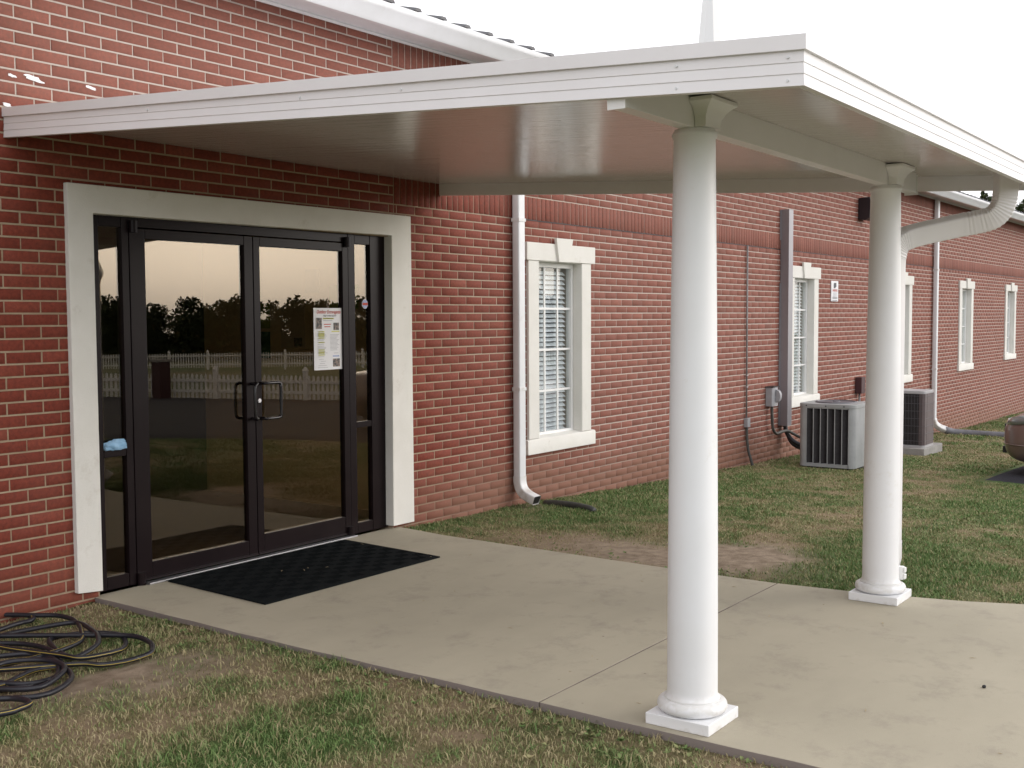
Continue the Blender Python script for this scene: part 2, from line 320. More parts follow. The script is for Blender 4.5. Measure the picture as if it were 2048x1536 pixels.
# ------------------------------------------------------------------ mesh helpers
class MB:
    def __init__(s): s.v = []; s.f = []; s.m = []
    def add(s, vs, fs, m=0):
        o = len(s.v); s.v += [tuple(v) for v in vs]; s.f += [tuple(i+o for i in f) for f in fs]; s.m += [m]*len(fs); return s
    def box(s, x0, x1, y0, y1, z0, z1, m=0):
        return s.add([(x0,y0,z0),(x1,y0,z0),(x1,y1,z0),(x0,y1,z0),(x0,y0,z1),(x1,y0,z1),(x1,y1,z1),(x0,y1,z1)],
                     [(0,3,2,1),(4,5,6,7),(0,1,5,4),(1,2,6,5),(2,3,7,6),(3,0,4,7)], m)
    def quad(s, a, b, c, d, m=0): return s.add([a,b,c,d], [(0,1,2,3)], m)
    def prism(s, pts, axis, a, b, m=0):
        """polygon pts (2D) extruded along axis from a to b"""
        def P(p, t):
            return {'x': (t, p[0], p[1]), 'y': (p[0], t, p[1]), 'z': (p[0], p[1], t)}[axis]
        n = len(pts); vs = [P(p, a) for p in pts] + [P(p, b) for p in pts]
        fs = [tuple(range(n)), tuple(range(2*n-1, n-1, -1))] + [(i, i+n, (i+1) % n+n, (i+1) % n) for i in range(n)]
        return s.add(vs, fs, m)
    def lathe(s, prof, cx, cy, n=48, m=0):
        vs = []; fs = []
        for (r, z) in prof:
            for k in range(n):
                a = 2*math.pi*k/n; vs.append((cx+r*math.cos(a), cy+r*math.sin(a), z))
        for i in range(len(prof)-1):
            for k in range(n):
                fs.append((i*n+k, i*n+(k+1) % n, (i+1)*n+(k+1) % n, (i+1)*n+k))
        fs.append(tuple(range(n-1, -1, -1))); fs.append(tuple((len(prof)-1)*n+k for k in range(n)))
        return s.add(vs, fs, m)
    def tube(s, path, sec, up=(0, 0, 1), m=0, scale=None, caps=True, stripe=None, twist=0):
        """sweep closed 2D section along path (local x = side, local y = up)"""
        P = [Vector(p) for p in path]; n = len(sec); vs = []; fs = []
        prev = None
        for i, p in enumerate(P):
            t = (P[min(i+1, len(P)-1)] - P[max(i-1, 0)]).normalized()
            if prev is None:
                u = Vector(up); u = (u - t*u.dot(t))
                if u.length < 1e-4: u = Vector((0, 1, 0)) - t*t.y
                u.normalize()
            else:
                u = (prev - t*prev.dot(t)).normalized()
            prev = u; sdv = t.cross(u)
            k = scale[i] if scale else 1
            if twist:
                ca, sa = math.cos(twist*i), math.sin(twist*i); uu = u*ca+sdv*sa; sv = sdv*ca-u*sa
                for (a, b) in sec: vs.append(p + sv*a*k + uu*b*k)
                continue
            for (a, b) in sec: vs.append(p + sdv*a*k + u*b*k)
        ms = []
        for i in range(len(P)-1):
            for k in range(n):
                fs.append((i*n+k, i*n+(k+1) % n, (i+1)*n+(k+1) % n, (i+1)*n+k)); ms.append(1 if stripe and k in stripe else m)
        if caps:
            fs.append(tuple(range(n-1, -1, -1))); fs.append(tuple((len(P)-1)*n+k for k in range(n))); ms += [m, m]
        o = len(s.v); s.v += [tuple(v) for v in vs]; s.f += [tuple(i+o for i in f) for f in fs]; s.m += ms
        return s
    def mesh(s, name, mats, smooth=False):
        me = bpy.data.meshes.new(name); me.from_pydata(s.v, [], s.f)
        if not isinstance(mats, (list, tuple)): mats = [mats]
        for m_ in mats: me.materials.append(m_)
        if len(mats) > 1: me.polygons.foreach_set('material_index', s.m)
        if smooth: me.polygons.foreach_set('use_smooth', [True]*len(me.polygons))
        me.update(); 
        bm = bmesh.new(); bm.from_mesh(me); bmesh.ops.recalc_face_normals(bm, faces=bm.faces); bm.to_mesh(me); bm.free()
        return me
    def build(s, name, mats, parent=None, smooth=False, bevel=0, seg=2, autosmooth=None):
        me = s.mesh(name, mats, smooth)
        if autosmooth: me.set_sharp_from_angle(angle=R(autosmooth))
        return link(name, me, parent, bevel, seg)
def link(name, me, parent=None, bevel=0, seg=2):
    o = bpy.data.objects.new(name, me); COL.objects.link(o); attach(o, parent)
    if bevel:
        b = o.modifiers.new('bevel', 'BEVEL'); b.width = bevel; b.segments = seg; b.limit_method = 'ANGLE'; b.angle_limit = R(40)
        for p in me.polygons: p.use_smooth = True
        me.set_sharp_from_angle(angle=R(40)) if False else None
        b.harden_normals = True
    return o
def attach(o, parent):
    if parent is not None:
        o.parent = parent
        if parent.get('loc0') is not None: o.matrix_parent_inverse = Matrix.Translation(-Vector(parent['loc0']))
def thing(name, loc, label, cat, group=None):
    o = bpy.data.objects.new(name, None); COL.objects.link(o); o.location = loc; o['loc0'] = list(loc)
    o.empty_display_size = .2
    o['label'] = label; o['category'] = cat
    if group: o['group'] = group
    return o
def tag(o, label=None, cat=None, group=None, kind=None):
    if label: o['label'] = label
    if cat: o['category'] = cat
    if group: o['group'] = group
    if kind: o['kind'] = kind
    return o
def circ(r, n=12, ph=0): return [(r*math.cos(2*math.pi*k/n+ph), r*math.sin(2*math.pi*k/n+ph)) for k in range(n)]
def rrect(w, h, r, n=4):
    pts = []
    for (cx, cy, a0) in ((w/2-r, h/2-r, 0), (-w/2+r, h/2-r, 90), (-w/2+r, -h/2+r, 180), (w/2-r, -h/2+r, 270)):
        for k in range(n+1):
            a = R(a0+90*k/n); pts.append((cx+r*math.cos(a), cy+r*math.sin(a)))
    return pts
def catmull(pts, n=8):
    P = [Vector(p) for p in pts]; P = [P[0]*2-P[1]] + P + [P[-1]*2-P[-2]]; o = []
    for i in range(1, len(P)-2):
        for k in range(n):
            t = k/n; a, b, c, e = P[i-1], P[i], P[i+1], P[i+2]
            o.append(.5*((2*b)+(c-a)*t+(2*a-5*b+4*c-e)*t*t+(3*b-a-3*c+e)*t**3))
    o.append(P[-2]); return o
def np_mesh(name, V, F, matl, tone=None, k=4):
    """V (n,3), F (m,k) int arrays -> mesh; tone (m,) face attribute"""
    me = bpy.data.meshes.new(name); n, m_ = len(V), len(F)
    me.vertices.add(n); me.vertices.foreach_set('co', V.astype(np.float32).ravel())
    me.loops.add(m_*k); me.loops.foreach_set('vertex_index', F.astype(np.int32).ravel())
    me.polygons.add(m_); me.polygons.foreach_set('loop_start', np.arange(0, m_*k, k, dtype=np.int32))
    try: me.polygons.foreach_set('loop_total', np.full(m_, k, dtype=np.int32))
    except Exception: pass
    me.materials.append(matl)
    me.update(calc_edges=True)
    if tone is not None:
        a = me.attributes.new('tone', 'FLOAT', 'FACE'); a.data.foreach_set('value', tone.astype(np.float32))
    return me

# camera projection (only used to decide which bricks get to be separate objects)
_cm = sc.camera.matrix_world.copy(); _ci = _cm.inverted()
def pix(x, y, z):
    p = _ci @ Vector((x, y, z)); 
    if p.z > -.1: return (-1, -1)
    return (1024 + 2269.05*p.x/-p.z, 768 - 2269.05*p.y/-p.z)

# value noise
_tab = RNG.random((256, 256))
def vnoise(x, y, s, off=0):
    x = np.asarray(x)*s + 37.3 + off; y = np.asarray(y)*s + 91.7 + off*1.7
    xi = np.floor(x).astype(int); yi = np.floor(y).astype(int); fx = x-xi; fy = y-yi
    fx = fx*fx*(3-2*fx); fy = fy*fy*(3-2*fy)
    g = lambda a, b: _tab[a % 256, b % 256]
    return (g(xi, yi)*(1-fx)+g(xi+1, yi)*fx)*(1-fy) + (g(xi, yi+1)*(1-fx)+g(xi+1, yi+1)*fx)*fy
def fbm(x, y, s, off=0): return .5*vnoise(x, y, s, off)+.3*vnoise(x, y, s*2.1, off+5)+.2*vnoise(x, y, s*4.3, off+9)

# ------------------------------------------------------------------ terrain
GX = [-200, 4, 6.3, 8, 10.8, 12.9, 14.1, 23.5, 29, 60, 300]; GZ = [-.022, -.022, -.03, -.05, -.17, -.235, -.27, -.66, -.72, -1.2, -3.0]
def gz(x, y):
    z = np.interp(x, GX, GZ)
    y = np.asarray(y, float)
    return z - np.interp(-y, [0, 20, 45, 95, 200], [0, .08, .55, 1.6, 2.6])
def gauss(x, y, cx, cy, sx, sy): return np.exp(-((x-cx)/sx)**2-((y-cy)/sy)**2)
def green(x, y):
    g = .58+1.25*(fbm(x, y, .8)-.5)+.6*(vnoise(x, y, 3.7, 3)-.5)+.5*(vnoise(x, y, 10, 7)-.5)
    g = g + .06*np.clip((x-6.8)/.8, 0, 1) + .38*gauss(x, y, 7.9, -3.3, 1.0, .7) + .50*gauss(x, y, 9.6, -.35, 1.5, .55) + .3*gauss(x, y, 12.2, -3.6, 1.6, .7)
    g = g - .45*gauss(x, y, 6.9, -.7, .7, .9) - .35*gauss(x, y, 13.5, -1.9, 2.2, .22) - .25*gauss(x, y, 10.2, -2.4, 2.5, .25)
    g = g - .35*np.where(x < 4, np.clip(1-(np.abs(y+.2)/1.2), 0, 1), 0) + .12*np.where((x < 4) & (y < -2.2), 1, 0)
    return np.clip(g, 0, 1)
def bare(x, y):
    b = gauss(x, y, 6.85, -1.95, .45, .95) + .9*gauss(x, y, 7.2, -2.5, .5, .4) + gauss(x, y, 2.95, -1.25, .45, .12) + .7*gauss(x, y, 3.2, -1.5, .5, .2)
    b = b + .6*gauss(x, y, 8.05, -.15, .25, .2)
    return np.clip(b*1.5*(.45+.9*fbm(x, y, 3, 4))-.12, 0, 1)

def axis_pts(segs):
    o = []
    for a, b, st in segs: o += list(np.arange(a, b-1e-6, st))
    o.append(segs[-1][1]); return np.array(o)
def build_ground():
    xs = axis_pts([(-200, -20, 20), (-20, 1, 1.5), (1, 4.2, .06), (4.2, 6.2, .25), (6.2, 11, .06), (11, 20, .15), (20, 40, .6), (40, 120, 5), (120, 420, 30)])
    ys = axis_pts([(-260, -120, 14), (-120, -20, 4), (-20, -7, .5), (-7, .5, .07), (.5, 8, 1), (8, 260, 28)])
    X, Y = np.meshgrid(xs, ys, indexing='ij'); Z = gz(X, Y)
    near = ((Y > -6.5) & (X > 1) & (X < 20)).astype(float)
    Z = Z + near*(.022*(fbm(X, Y, 1.6, 2)-.5)+.010*(vnoise(X, Y, 9, 6)-.5))
    # tuck under the slab and the building
    inslab = (X > 3.86) & (X < 6.35) & (Y > -9); Z = np.where(inslab, Z-.12, Z)
    Z = np.where(Y > .04, Z-.3, Z)
    n, m = X.shape; V = np.stack([X, Y, Z], -1).reshape(-1, 3)
    i, j = np.meshgrid(np.arange(n-1), np.arange(m-1), indexing='ij'); a = (i*m+j).ravel()
    F = np.stack([a, a+m, a+m+1, a+1], 1)
    me = np_mesh('lawn', V, F, M['ground'])
    me.polygons.foreach_set('use_smooth', [True]*len(me.polygons))
    for nm, fn in (('green', green), ('bare', bare)):
        at = me.attributes.new(nm, 'FLOAT', 'POINT'); at.data.foreach_set('value', fn(X, Y).astype(np.float32).ravel())
    return tag(link('lawn', me), 'mown lawn with straw and bare patches around the brick building', kind='structure')
build_ground()

# asphalt lot
EDGE = [(60, -2.5), (13.05, -2.62), (12.95, -3.25), (12.45, -4.8), (11.4, -7.3), (9.6, -9.2), (4, -14), (-10, -24), (-40, -42)]
def build_asphalt():
    FAR = [(60, -6), (40, -7), (30, -7.5), (26, -10), (22.2, -16.3), (17.2, -23.4), (9, -33), (-10, -48), (-40, -70)]
    E = []; Fr = []
    for k in range(len(EDGE)-1):
        for t in np.linspace(0, 1, 13)[:-1]:
            E.append(np.array(EDGE[k])*(1-t)+np.array(EDGE[k+1])*t); Fr.append(np.array(FAR[k])*(1-t)+np.array(FAR[k+1])*t)
    E.append(np.array(EDGE[-1])); Fr.append(np.array(FAR[-1])); E = np.array(E); Fr = np.array(Fr)
    E = E + .03*(RNG.random(E.shape)-.5)
    m = 40; T = np.linspace(0, 1, m)[None, :, None]; G = E[:, None]*(1-T)+Fr[:, None]*T
    X, Y = G[..., 0], G[..., 1]; Z = gz(X, Y)+.035
    Z[:, 0] -= .06
    n = len(E); V = np.stack([X, Y, Z], -1).reshape(-1, 3)
    i, j = np.meshgrid(np.arange(n-1), np.arange(m-1), indexing='ij'); a = (i*m+j).ravel(); F = np.stack([a, a+1, a+m+1, a+m], 1)
    tag(link('parking_lot', np_mesh('parking_lot', V, F, M['asphalt'])), 'dark asphalt parking lot edge beside the lawn', kind='structure')
build_asphalt()
def build_markings():
    mb = MB()
    for k in range(2):
        x, y = 17.2+k*1.9, -9.8-k*.15
        dx, dy = .58*4.4, -.81*4.4
        a = Vector((x, y, 0)); b = Vector((x+dx*.2+2.2, y+dy*.9, 0)); s_ = Vector((.035, .02, 0))
        pts = []
        for p in (a-s_, b-s_, b+s_, a+s_): pts.append((p.x, p.y, float(gz(p.x, p.y))+.045))
        mb.quad(*pts)
    o = mb.build('parking_line', M['fence']); tag(o, 'white painted parking bay lines on the asphalt', kind='structure')
build_markings()

# ------------------------------------------------------------------ concrete walk
def build_slab():
    def panel(poly, nm):
        n = len(poly); mb = MB(); mb.prism(poly, 'z', -.13, 0.0)
        return mb
    base = MB().prism([(3.86, -.02), (6.34, -.02), (6.32, -4.2), (6.3, -8.2), (3.86, -8.2)], 'z', -.16, -.02).build('walkway_slab', M['asphalt'])
    tag(base, 'concrete walk leading to the glass entrance doors', kind='structure')
    jt = .0035
    P1 = [(3.835, .03), (6.47, .03), (6.40, -.5), (6.345, -2.2), (6.34, -3.08+jt), (3.81, -3.08+jt), (3.80, -1.8)]
    P2 = [(3.81, -3.08-jt), (6.34, -3.08-jt), (6.40, -3.6), (6.52, -4.1), (6.75, -4.7), (7.0, -5.4), (7.3, -6.0), (3.80, -6.0)]
    P3 = [(3.80, -6.0-2*jt), (7.3, -6.0-2*jt), (6.9, -7.4), (6.8, -9.0), (3.8, -9.0)]
    MB().box(3.815, 6.338, -3.08-.0034, -3.08+.0034, -.03, -.0035).build('joint_filler', M['joint'], base)
    for P in (P1, P2, P3):
        # subdivide the outline so that its edge is not dead straight
        Q = []
        for a, b in zip(P, P[1:]+P[:1]):
            L_ = math.dist(a, b); n = max(1, int(L_/.18))
            for k in range(n):
                t = k/n; j = .0 if k == 0 else .005
                Q.append((a[0]*(1-t)+b[0]*t+random.uniform(-j, j), a[1]*(1-t)+b[1]*t+random.uniform(-j, j)*.3))
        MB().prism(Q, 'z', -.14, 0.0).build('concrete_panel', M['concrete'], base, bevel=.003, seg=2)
build_slab()

# ------------------------------------------------------------------ building
H_ = .0677; Z0 = 2.3653; BL = .2108
BX0, BX1 = -6.0, 36.0; WTOP = 3.652
bld = thing('brick_building', (15, 6, -.3), 'long single storey red brick building with cream trimmed windows and a white eave', 'building')
WINX = [0, 6.004, 10.424, 14.61, 18.53]
WINSZ = [1.0, 1.0, .957, .933, .888]
OPEN = [(3.87, 6.40, -1, 2.19)] + [(8.345+dx, 9.066+dx, 2.09-(2.09-.50)*sz, 2.083) for dx, sz in zip(WINX, WINSZ)]

def plate(mb, x0, x1, z0, z1, holes, y, flip=False):
    xs = sorted({x0, x1, *[h[0] for h in holes], *[h[1] for h in holes]}); zs = sorted({z0, z1, *[max(z0, h[2]) for h in holes], *[h[3] for h in holes]})
    for a, b in zip(xs, xs[1:]):
        for c, e in zip(zs, zs[1:]):
            mx_, mz = (a+b)/2, (c+e)/2
            if any(h[0] < mx_ < h[1] and h[2] < mz < h[3] for h in holes): continue
            mb.quad((a, y, c), (b, y, c), (b, y, e), (a, y, e))
mbw = MB(); plate(mbw, BX0, BX1, -1.1, WTOP, OPEN, .0036); plate(mbw, BX0, BX1, -1.1, WTOP, OPEN, .22)
for h in OPEN:
    z0, z1 = max(h[2], -1.1), h[3]
    mbw.quad((h[0], .0065, z0), (h[0], .22, z0), (h[0], .22, z1), (h[0], .0065, z1)); mbw.quad((h[1], .0065, z0), (h[1], .22, z0), (h[1], .22, z1), (h[1], .0065, z1))
    mbw.quad((h[0], .0065, z1), (h[1], .0065, z1), (h[1], .22, z1), (h[0], .22, z1))
    if h[2] > -1: mbw.quad((h[0], .0065, z0), (h[1], .0065, z0), (h[1], .22, z0), (h[0], .22, z0))
mbw.quad((BX0, .0065, WTOP), (BX1, .0065, WTOP), (BX1, .22, WTOP), (BX0, .22, WTOP))
wall = mbw.build('wall', M['mortar'], bld)
# plain brick side and rear walls
m, nt, b = newmat('far_brick'); L = nt.links.new
bt = node(nt, 'ShaderNodeTexBrick'); bt.inputs['Color1'].default_value = (.27, .065, .042, 1); bt.inputs['Color2'].default_value = (.23, .055, .035, 1)
bt.inputs['Mortar'].default_value = (.5, .4, .3, 1); bt.inputs['Scale'].default_value = 1; bt.inputs['Brick Width'].default_value = .21; bt.inputs['Row Height'].default_value = .0677; bt.inputs['Mortar Size'].default_value = .005
geo = node(nt, 'ShaderNodeNewGeometry'); sp_ = node(nt, 'ShaderNodeSeparateXYZ'); cb = node(nt, 'ShaderNodeCombineXYZ'); ad = node(nt, 'ShaderNodeMath', operation='ADD')
L(geo.outputs['Position'], sp_.inputs[0]); L(sp_.outputs[0], ad.inputs[0]); L(sp_.outputs[1], ad.inputs[1]); L(ad.outputs[0], cb.inputs[0]); L(sp_.outputs[2], cb.inputs[1]); L(cb.outputs[0], bt.inputs[0])
L(bt.outputs[0], b.inputs[0]); b.inputs['Roughness'].default_value = .85; M['far_brick'] = m
mb = MB(); mb.box(BX0, BX0+.2, .23, 12, -1.1, WTOP); mb.box(BX1-.2, BX1, .23, 12, -1.1, WTOP); mb.box(BX0, BX1, 12.003, 12.2, -1.1, WTOP)
mb.add([(BX0+.01, .25, WTOP), (BX0+.01, 12, WTOP), (BX0+.01, 6.1, 5.15)], [(0, 1, 2)]); mb.add([(BX1-.01, .25, WTOP), (BX1-.01, 12, WTOP), (BX1-.01, 6.1, 5.15)], [(0, 1, 2)])
mb.build('side_wall', M['far_brick'], bld)

# bricks ------------------------------------------------
def brick_list():
    out = []          # cx, cz, w, h, dy
    for n in range(-19, 50):
        zt = Z0 - n*H_; zb = zt - H_; zc = (zt+zb)/2
        for reg in (0, 1):
            if reg == 0: xa, xb = BX0, 6.452; off = 3.340 + (0 if n % 2 == 0 else BL/2)
            else: xa, xb = 6.452, BX1; off = 6.695 + (0 if n % 2 else BL/2)
            if reg == 1 and (-4 <= n < -1 or -19 <= n < -16): continue
            if n > 38 and reg == 0: continue
            m0 = math.floor((xa-off)/BL)-1
            for k in range(m0, int((xb-off)/BL)+2):
                a, b_ = off+k*BL, off+(k+1)*BL
                segs = [(max(a, xa), min(b_, xb))]
                for h in OPEN:
                    if h[2] < zt-.004 and zb+.004 < h[3]:
                        ns = []
                        for (p, q) in segs:
                            if q <= h[0] or p >= h[1]: ns.append((p, q))
                            else:
                                if p < h[0]: ns.append((p, h[0]-.004))
                                if q > h[1]: ns.append((h[1]+.004, q))
                        segs = ns
                for (p, q) in segs:
                    if q-p < .03: continue
                    out.append(((p+q)/2, zc, q-p-.0078, H_-.0090, 0.0, 0))
    pitch = BL/3
    for (n0, dy) in ((-4, -.0035), (-19, -.0025)):
        zt = Z0-n0*H_; zb = zt-3*H_
        k = 0; x = 6.452
        while x < BX1-pitch:
            out.append((x+pitch/2, (zt+zb)/2, pitch-.0080, 3*H_-.0098, dy, 1)); x += pitch
    return out
bricks = brick_list()
B = np.array(bricks)
def fam_hidden(u, v, z):
    top = 215-.0888*(u-5)
    bot = 275-.0622*(u-5) if u < 147 else (265+(u-147)*.14 if u < 880 else 383)
    if 5 < u < 1640 and top < v < bot: return True
    if 1334 < u < 1436 and v > 250: return True
    return not (0 < u < 2048 and 0 < v < 1536)
score = []
for i, (cx, cz, bw, bh, dy, kd) in enumerate(bricks):
    if cx < 2.9 or cx > 16: continue
    u, v = pix(cx, 0, cz)
    if u < 0 or fam_hidden(u, v, cz): continue
    if 3.72 < cx < 6.6 and cz < 2.33 and cz > .03: continue
    if 8.16 < cx < 9.28 and .37 < cz < 2.24: continue
    u0, _ = pix(cx-bw/2, 0, cz); u1, _ = pix(cx+bw/2, 0, cz); _, v0 = pix(cx, 0, cz-bh/2); _, v1 = pix(cx, 0, cz+bh/2)
    score.append(((u1-u0)*(v0-v1), i, kd))
score.sort(reverse=True)
single = [i for s_, i, kd in score if kd == 0][:300]
single_s = [i for s_, i, kd in score if kd == 1][:60]
def brick_geo(cx, cz, bw, bh, y0, tone, rng, far=False):
    n = len(cx); j = lambda a: (rng.random(n)-.5)*2*a
    x0, x1, z0, z1 = cx-bw/2+j(.0012), cx+bw/2+j(.0012), cz-bh/2+j(.0012), cz+bh/2+j(.0012)
    yf = y0 + j(.0013)
    e = .003
    def ring(i, y):
        s = [x0+i, x1-i, x1-i, x0+i]; t = [z0+i, z0+i, z1-i, z1-i]
        return [np.stack([s[k]+j(.0006), y+j(.0004), t[k]+j(.0006)], 1) for k in range(4)]
    V = ring(e, yf) + ring(0, yf+.003) + ring(0, yf+.02)
    V = np.stack(V, 1)      # n,12,3
    fl = [(0, 1, 2, 3)] + [(k+4, (k+1) % 4+4, (k+1) % 4, k) for k in range(4)] + [(k+8, (k+1) % 4+8, (k+1) % 4+4, k+4) for k in range(4)]
    F = (np.array(fl)[None]+(np.arange(n)*12)[:, None, None]).reshape(-1, 4)
    return V.reshape(-1, 3), F, np.repeat(tone, 9)
sel = set(single) | set(single_s)
tone_all = np.clip(.5+.15*RNG.standard_normal(len(B)), 0, 1)
mask = np.ones(len(B), bool); mask[list(sel)] = False
Bm = B[mask]
V, F, T = brick_geo(Bm[:, 0], Bm[:, 1], Bm[:, 2], Bm[:, 3], Bm[:, 4], tone_all[mask], RNG)
bj = MB()
for n in range(-19, 49):
    z = Z0-n*H_
    spans = [(BX0, BX1)]
    if n in (-18, -17, -3, -2): spans = [(BX0, 6.448)]
    if n in (-1,): spans = [(BX0, 8.1)]
    for h in OPEN:
        if h[2]-.006 < z < h[3]+.006:
            ns = []
            for (p, q) in spans:
                if q <= h[0] or p >= h[1]: ns.append((p, q))
                else:
                    if p < h[0]: ns.append((p, h[0]-.004))
                    if q > h[1]: ns.append((h[1]+.004, q))
            spans = ns
    for p, q in spans: bj.quad((p, .0016, z-.0048), (q, .0016, z-.0048), (q, .0016, z+.0048), (p, .0016, z+.0048))
for n0 in (-4, -19):
    bj.quad((6.452, .0016, Z0-(n0+3)*H_+.0055), (BX1, .0016, Z0-(n0+3)*H_+.0055), (BX1, .0016, Z0-n0*H_-.0055), (6.452, .0016, Z0-n0*H_-.0055))
o = bj.build('bed_joints', M['mortar'], wall); o['kind'] = 'stuff'
MB().box(8.1, BX1, -.0045, .006, Z0+H_-.004, Z0+H_+.0035).build('shade_strip', M['light_box'], wall)  # dark strip standing in for the shade line under the soldier band
bw_ = link('brickwork', np_mesh('brickwork', V, F, M['brick'], T), wall); bw_['kind'] = 'stuff'
variants = {}
for i in single+single_s:
    cx, cz, bw, bh, dy, kd = B[i]
    key = (round(bw, 3), round(bh, 3), random.randrange(6))
    if key not in variants:
        o1 = np.array([0.0]); V, F, T = brick_geo(o1, o1, np.array([bw]), np.array([bh]), np.array([0.0]), np.array([min(1, max(0, random.gauss(.5, .15)))]), RNG)
        variants[key] = np_mesh('brick', V, F, M['brick'], T)
    o = bpy.data.objects.new('soldier_brick' if kd else 'brick', variants[key]); COL.objects.link(o); o.parent = wall
    o.location = (cx, dy+random.uniform(-.001, .001), cz)

# entrance surround ---------------------------------------------
mb = MB(); yo, yi = -.032, .047
outer = [(3.709, .05), (3.709, 2.340), (6.608, 2.352), (6.614, .02)]; inner = [(3.869, .035), (3.869, 2.182), (6.388, 2.196), (6.372, .022)]
for k in range(3):
    a, b_, c, e = outer[k], outer[k+1], inner[k+1], inner[k]
    vs = [(p[0], yo, p[1]) for p in (a, b_, c, e)]+[(p[0], yi, p[1]) for p in (a, b_, c, e)]
    mb.add(vs, [(0, 1, 2, 3), (7, 6, 5, 4), (0, 4, 5, 1), (2, 6, 7, 3)] + ([(0, 3, 7, 4)] if k == 0 else []) + ([(1, 5, 6, 2)] if k == 2 else []))
mb2 = bmesh.new()
sur = mb.build('door_surround', M['stucco'], bld, bevel=.004)
bmm = bmesh.new(); bmm.from_mesh(sur.data); bmesh.ops.remove_doubles(bmm, verts=bmm.verts, dist=1e-4); bmesh.ops.recalc_face_normals(bmm, faces=bmm.faces); bmm.to_mesh(sur.data); bmm.free()

# storefront frame, doors --------------------------------------
yf, yb = .045, .095
fr = MB()
fr.box(3.872, 3.95, yf, yb, .008, 2.19); fr.box(4.104, 4.152, yf, yb, .008, 2.19); fr.box(5.999, 6.068, yf, yb, .008, 2.19); fr.box(6.232, 6.398, yf, yb, .008, 2.19)
fr.box(4.154, 5.997, yf+.002, yb-.002, 2.128, 2.188)
for a, b_ in ((3.952, 4.102), (6.070, 6.230)):
    fr.box(a, b_, yf+.002, yb-.002, 2.122, 2.188); fr.box(a, b_, yf+.002, yb-.002, .785, .828); fr.box(a, b_, yf+.002, yb-.002, .008, .085)
frame = fr.build('storefront_frame', M['bronze'], bld, bevel=.003)
for a, b_, nm in ((3.946, 4.108, 0), (6.064, 6.236, 0)):
    for z0, z1 in ((.08, .79), (.824, 2.126)):
        MB().box(a, b_, .068, .074, z0, z1).build('glass', M['glass_door'], frame)
th = MB().box(4.2, 5.998, -.016, .043, .001, .012).build('threshold', M['alu'], frame, bevel=.002)
def make_door(x0, x1, gx0, gx1, gz0, hinge):
    d = MB(); y0, y1 = .042, .092
    d.box(x0, gx0, y0, y1, .018, 2.122); d.box(gx1, x1, y0, y1, .018, 2.122)
    d.box(gx0+.001, gx1-.001, y0+.001, y1-.001, .018, gz0); d.box(gx0+.001, gx1-.001, y0+.001, y1-.001, 2.062, 2.122)
    o = d.build('door', M['bronze'], bld, bevel=.003)
    MB().box(gx0-.004, gx1+.004, .064, .070, gz0-.004, 2.066).build('glass', M['glass_door'], o)
    # sweep
    MB().box(x0+.002, x1-.002, .034, .0415, .02, .032).build('door_sweep', M['bronze'], o)
    hx = x0+.02 if hinge < 0 else x1-.02
    for z0, z1 in ((.002, .075), (2.095, 2.165)):
        MB().prism([(hx+.026*math.cos(t*math.pi/6), .030+.022*math.sin(t*math.pi/6)) for t in range(12)], 'z', z0, z1).build('pivot', M['bronze'], o, smooth=False)
    # pull handles, outside and inside
    for (sx, yy, up) in ((1, -1, 0), (1, 1, 0)):
        hx2 = 5.068 if hinge < 0 else 5.132
        w_ = .135 if hinge > 0 else -.10
        yb_ = y0 if yy < 0 else y1
        if yy > 0 and hinge > 0: continue
        if hinge > 0: pts = [(hx2, yb_, 1.160), (hx2+.0, yb_-.055, 1.162), (hx2+.02, yb_-.068, 1.162), (hx2+.10, yb_-.068, 1.162), (hx2+.125, yb_-.068, 1.155), (hx2+.132, yb_-.068, 1.135), (hx2+.132, yb_-.068, .955), (hx2+.125, yb_-.068, .935), (hx2+.10, yb_-.068, .928), (hx2+.02, yb_-.068, .928), (hx2, yb_-.055, .928), (hx2, yb_, .930)]
        else:
            sg = -1 if yy < 0 else 1
            pts = [(hx2, yb_, 1.160), (hx2, yb_+sg*.055, 1.162), (hx2-.012, yb_+sg*.066, 1.158), (hx2-.03, yb_+sg*.07, 1.13), (hx2-.03, yb_+sg*.07, .96), (hx2-.012, yb_+sg*.066, .932), (hx2, yb_+sg*.055, .928), (hx2, yb_, .930)]
        MB().tube(catmull(pts, 4), circ(.0105, 10), up=(1, 0, 0)).build('pull_handle', M['black_metal'], o, smooth=True)
    if hinge > 0: MB().prism([(5.132+.014*math.cos(t*math.pi/8), 1.045+.014*math.sin(t*math.pi/8)) for t in range(16)], 'y', .034, .042).build('lock_cylinder', M['alu'], o)
    return o
make_door(4.156, 5.099, 4.264, 5.027, .125, -1)
make_door(5.105, 5.995, 5.160, 5.938, .150, 1)
# sweep chips / labels on bottom rails left out: too small

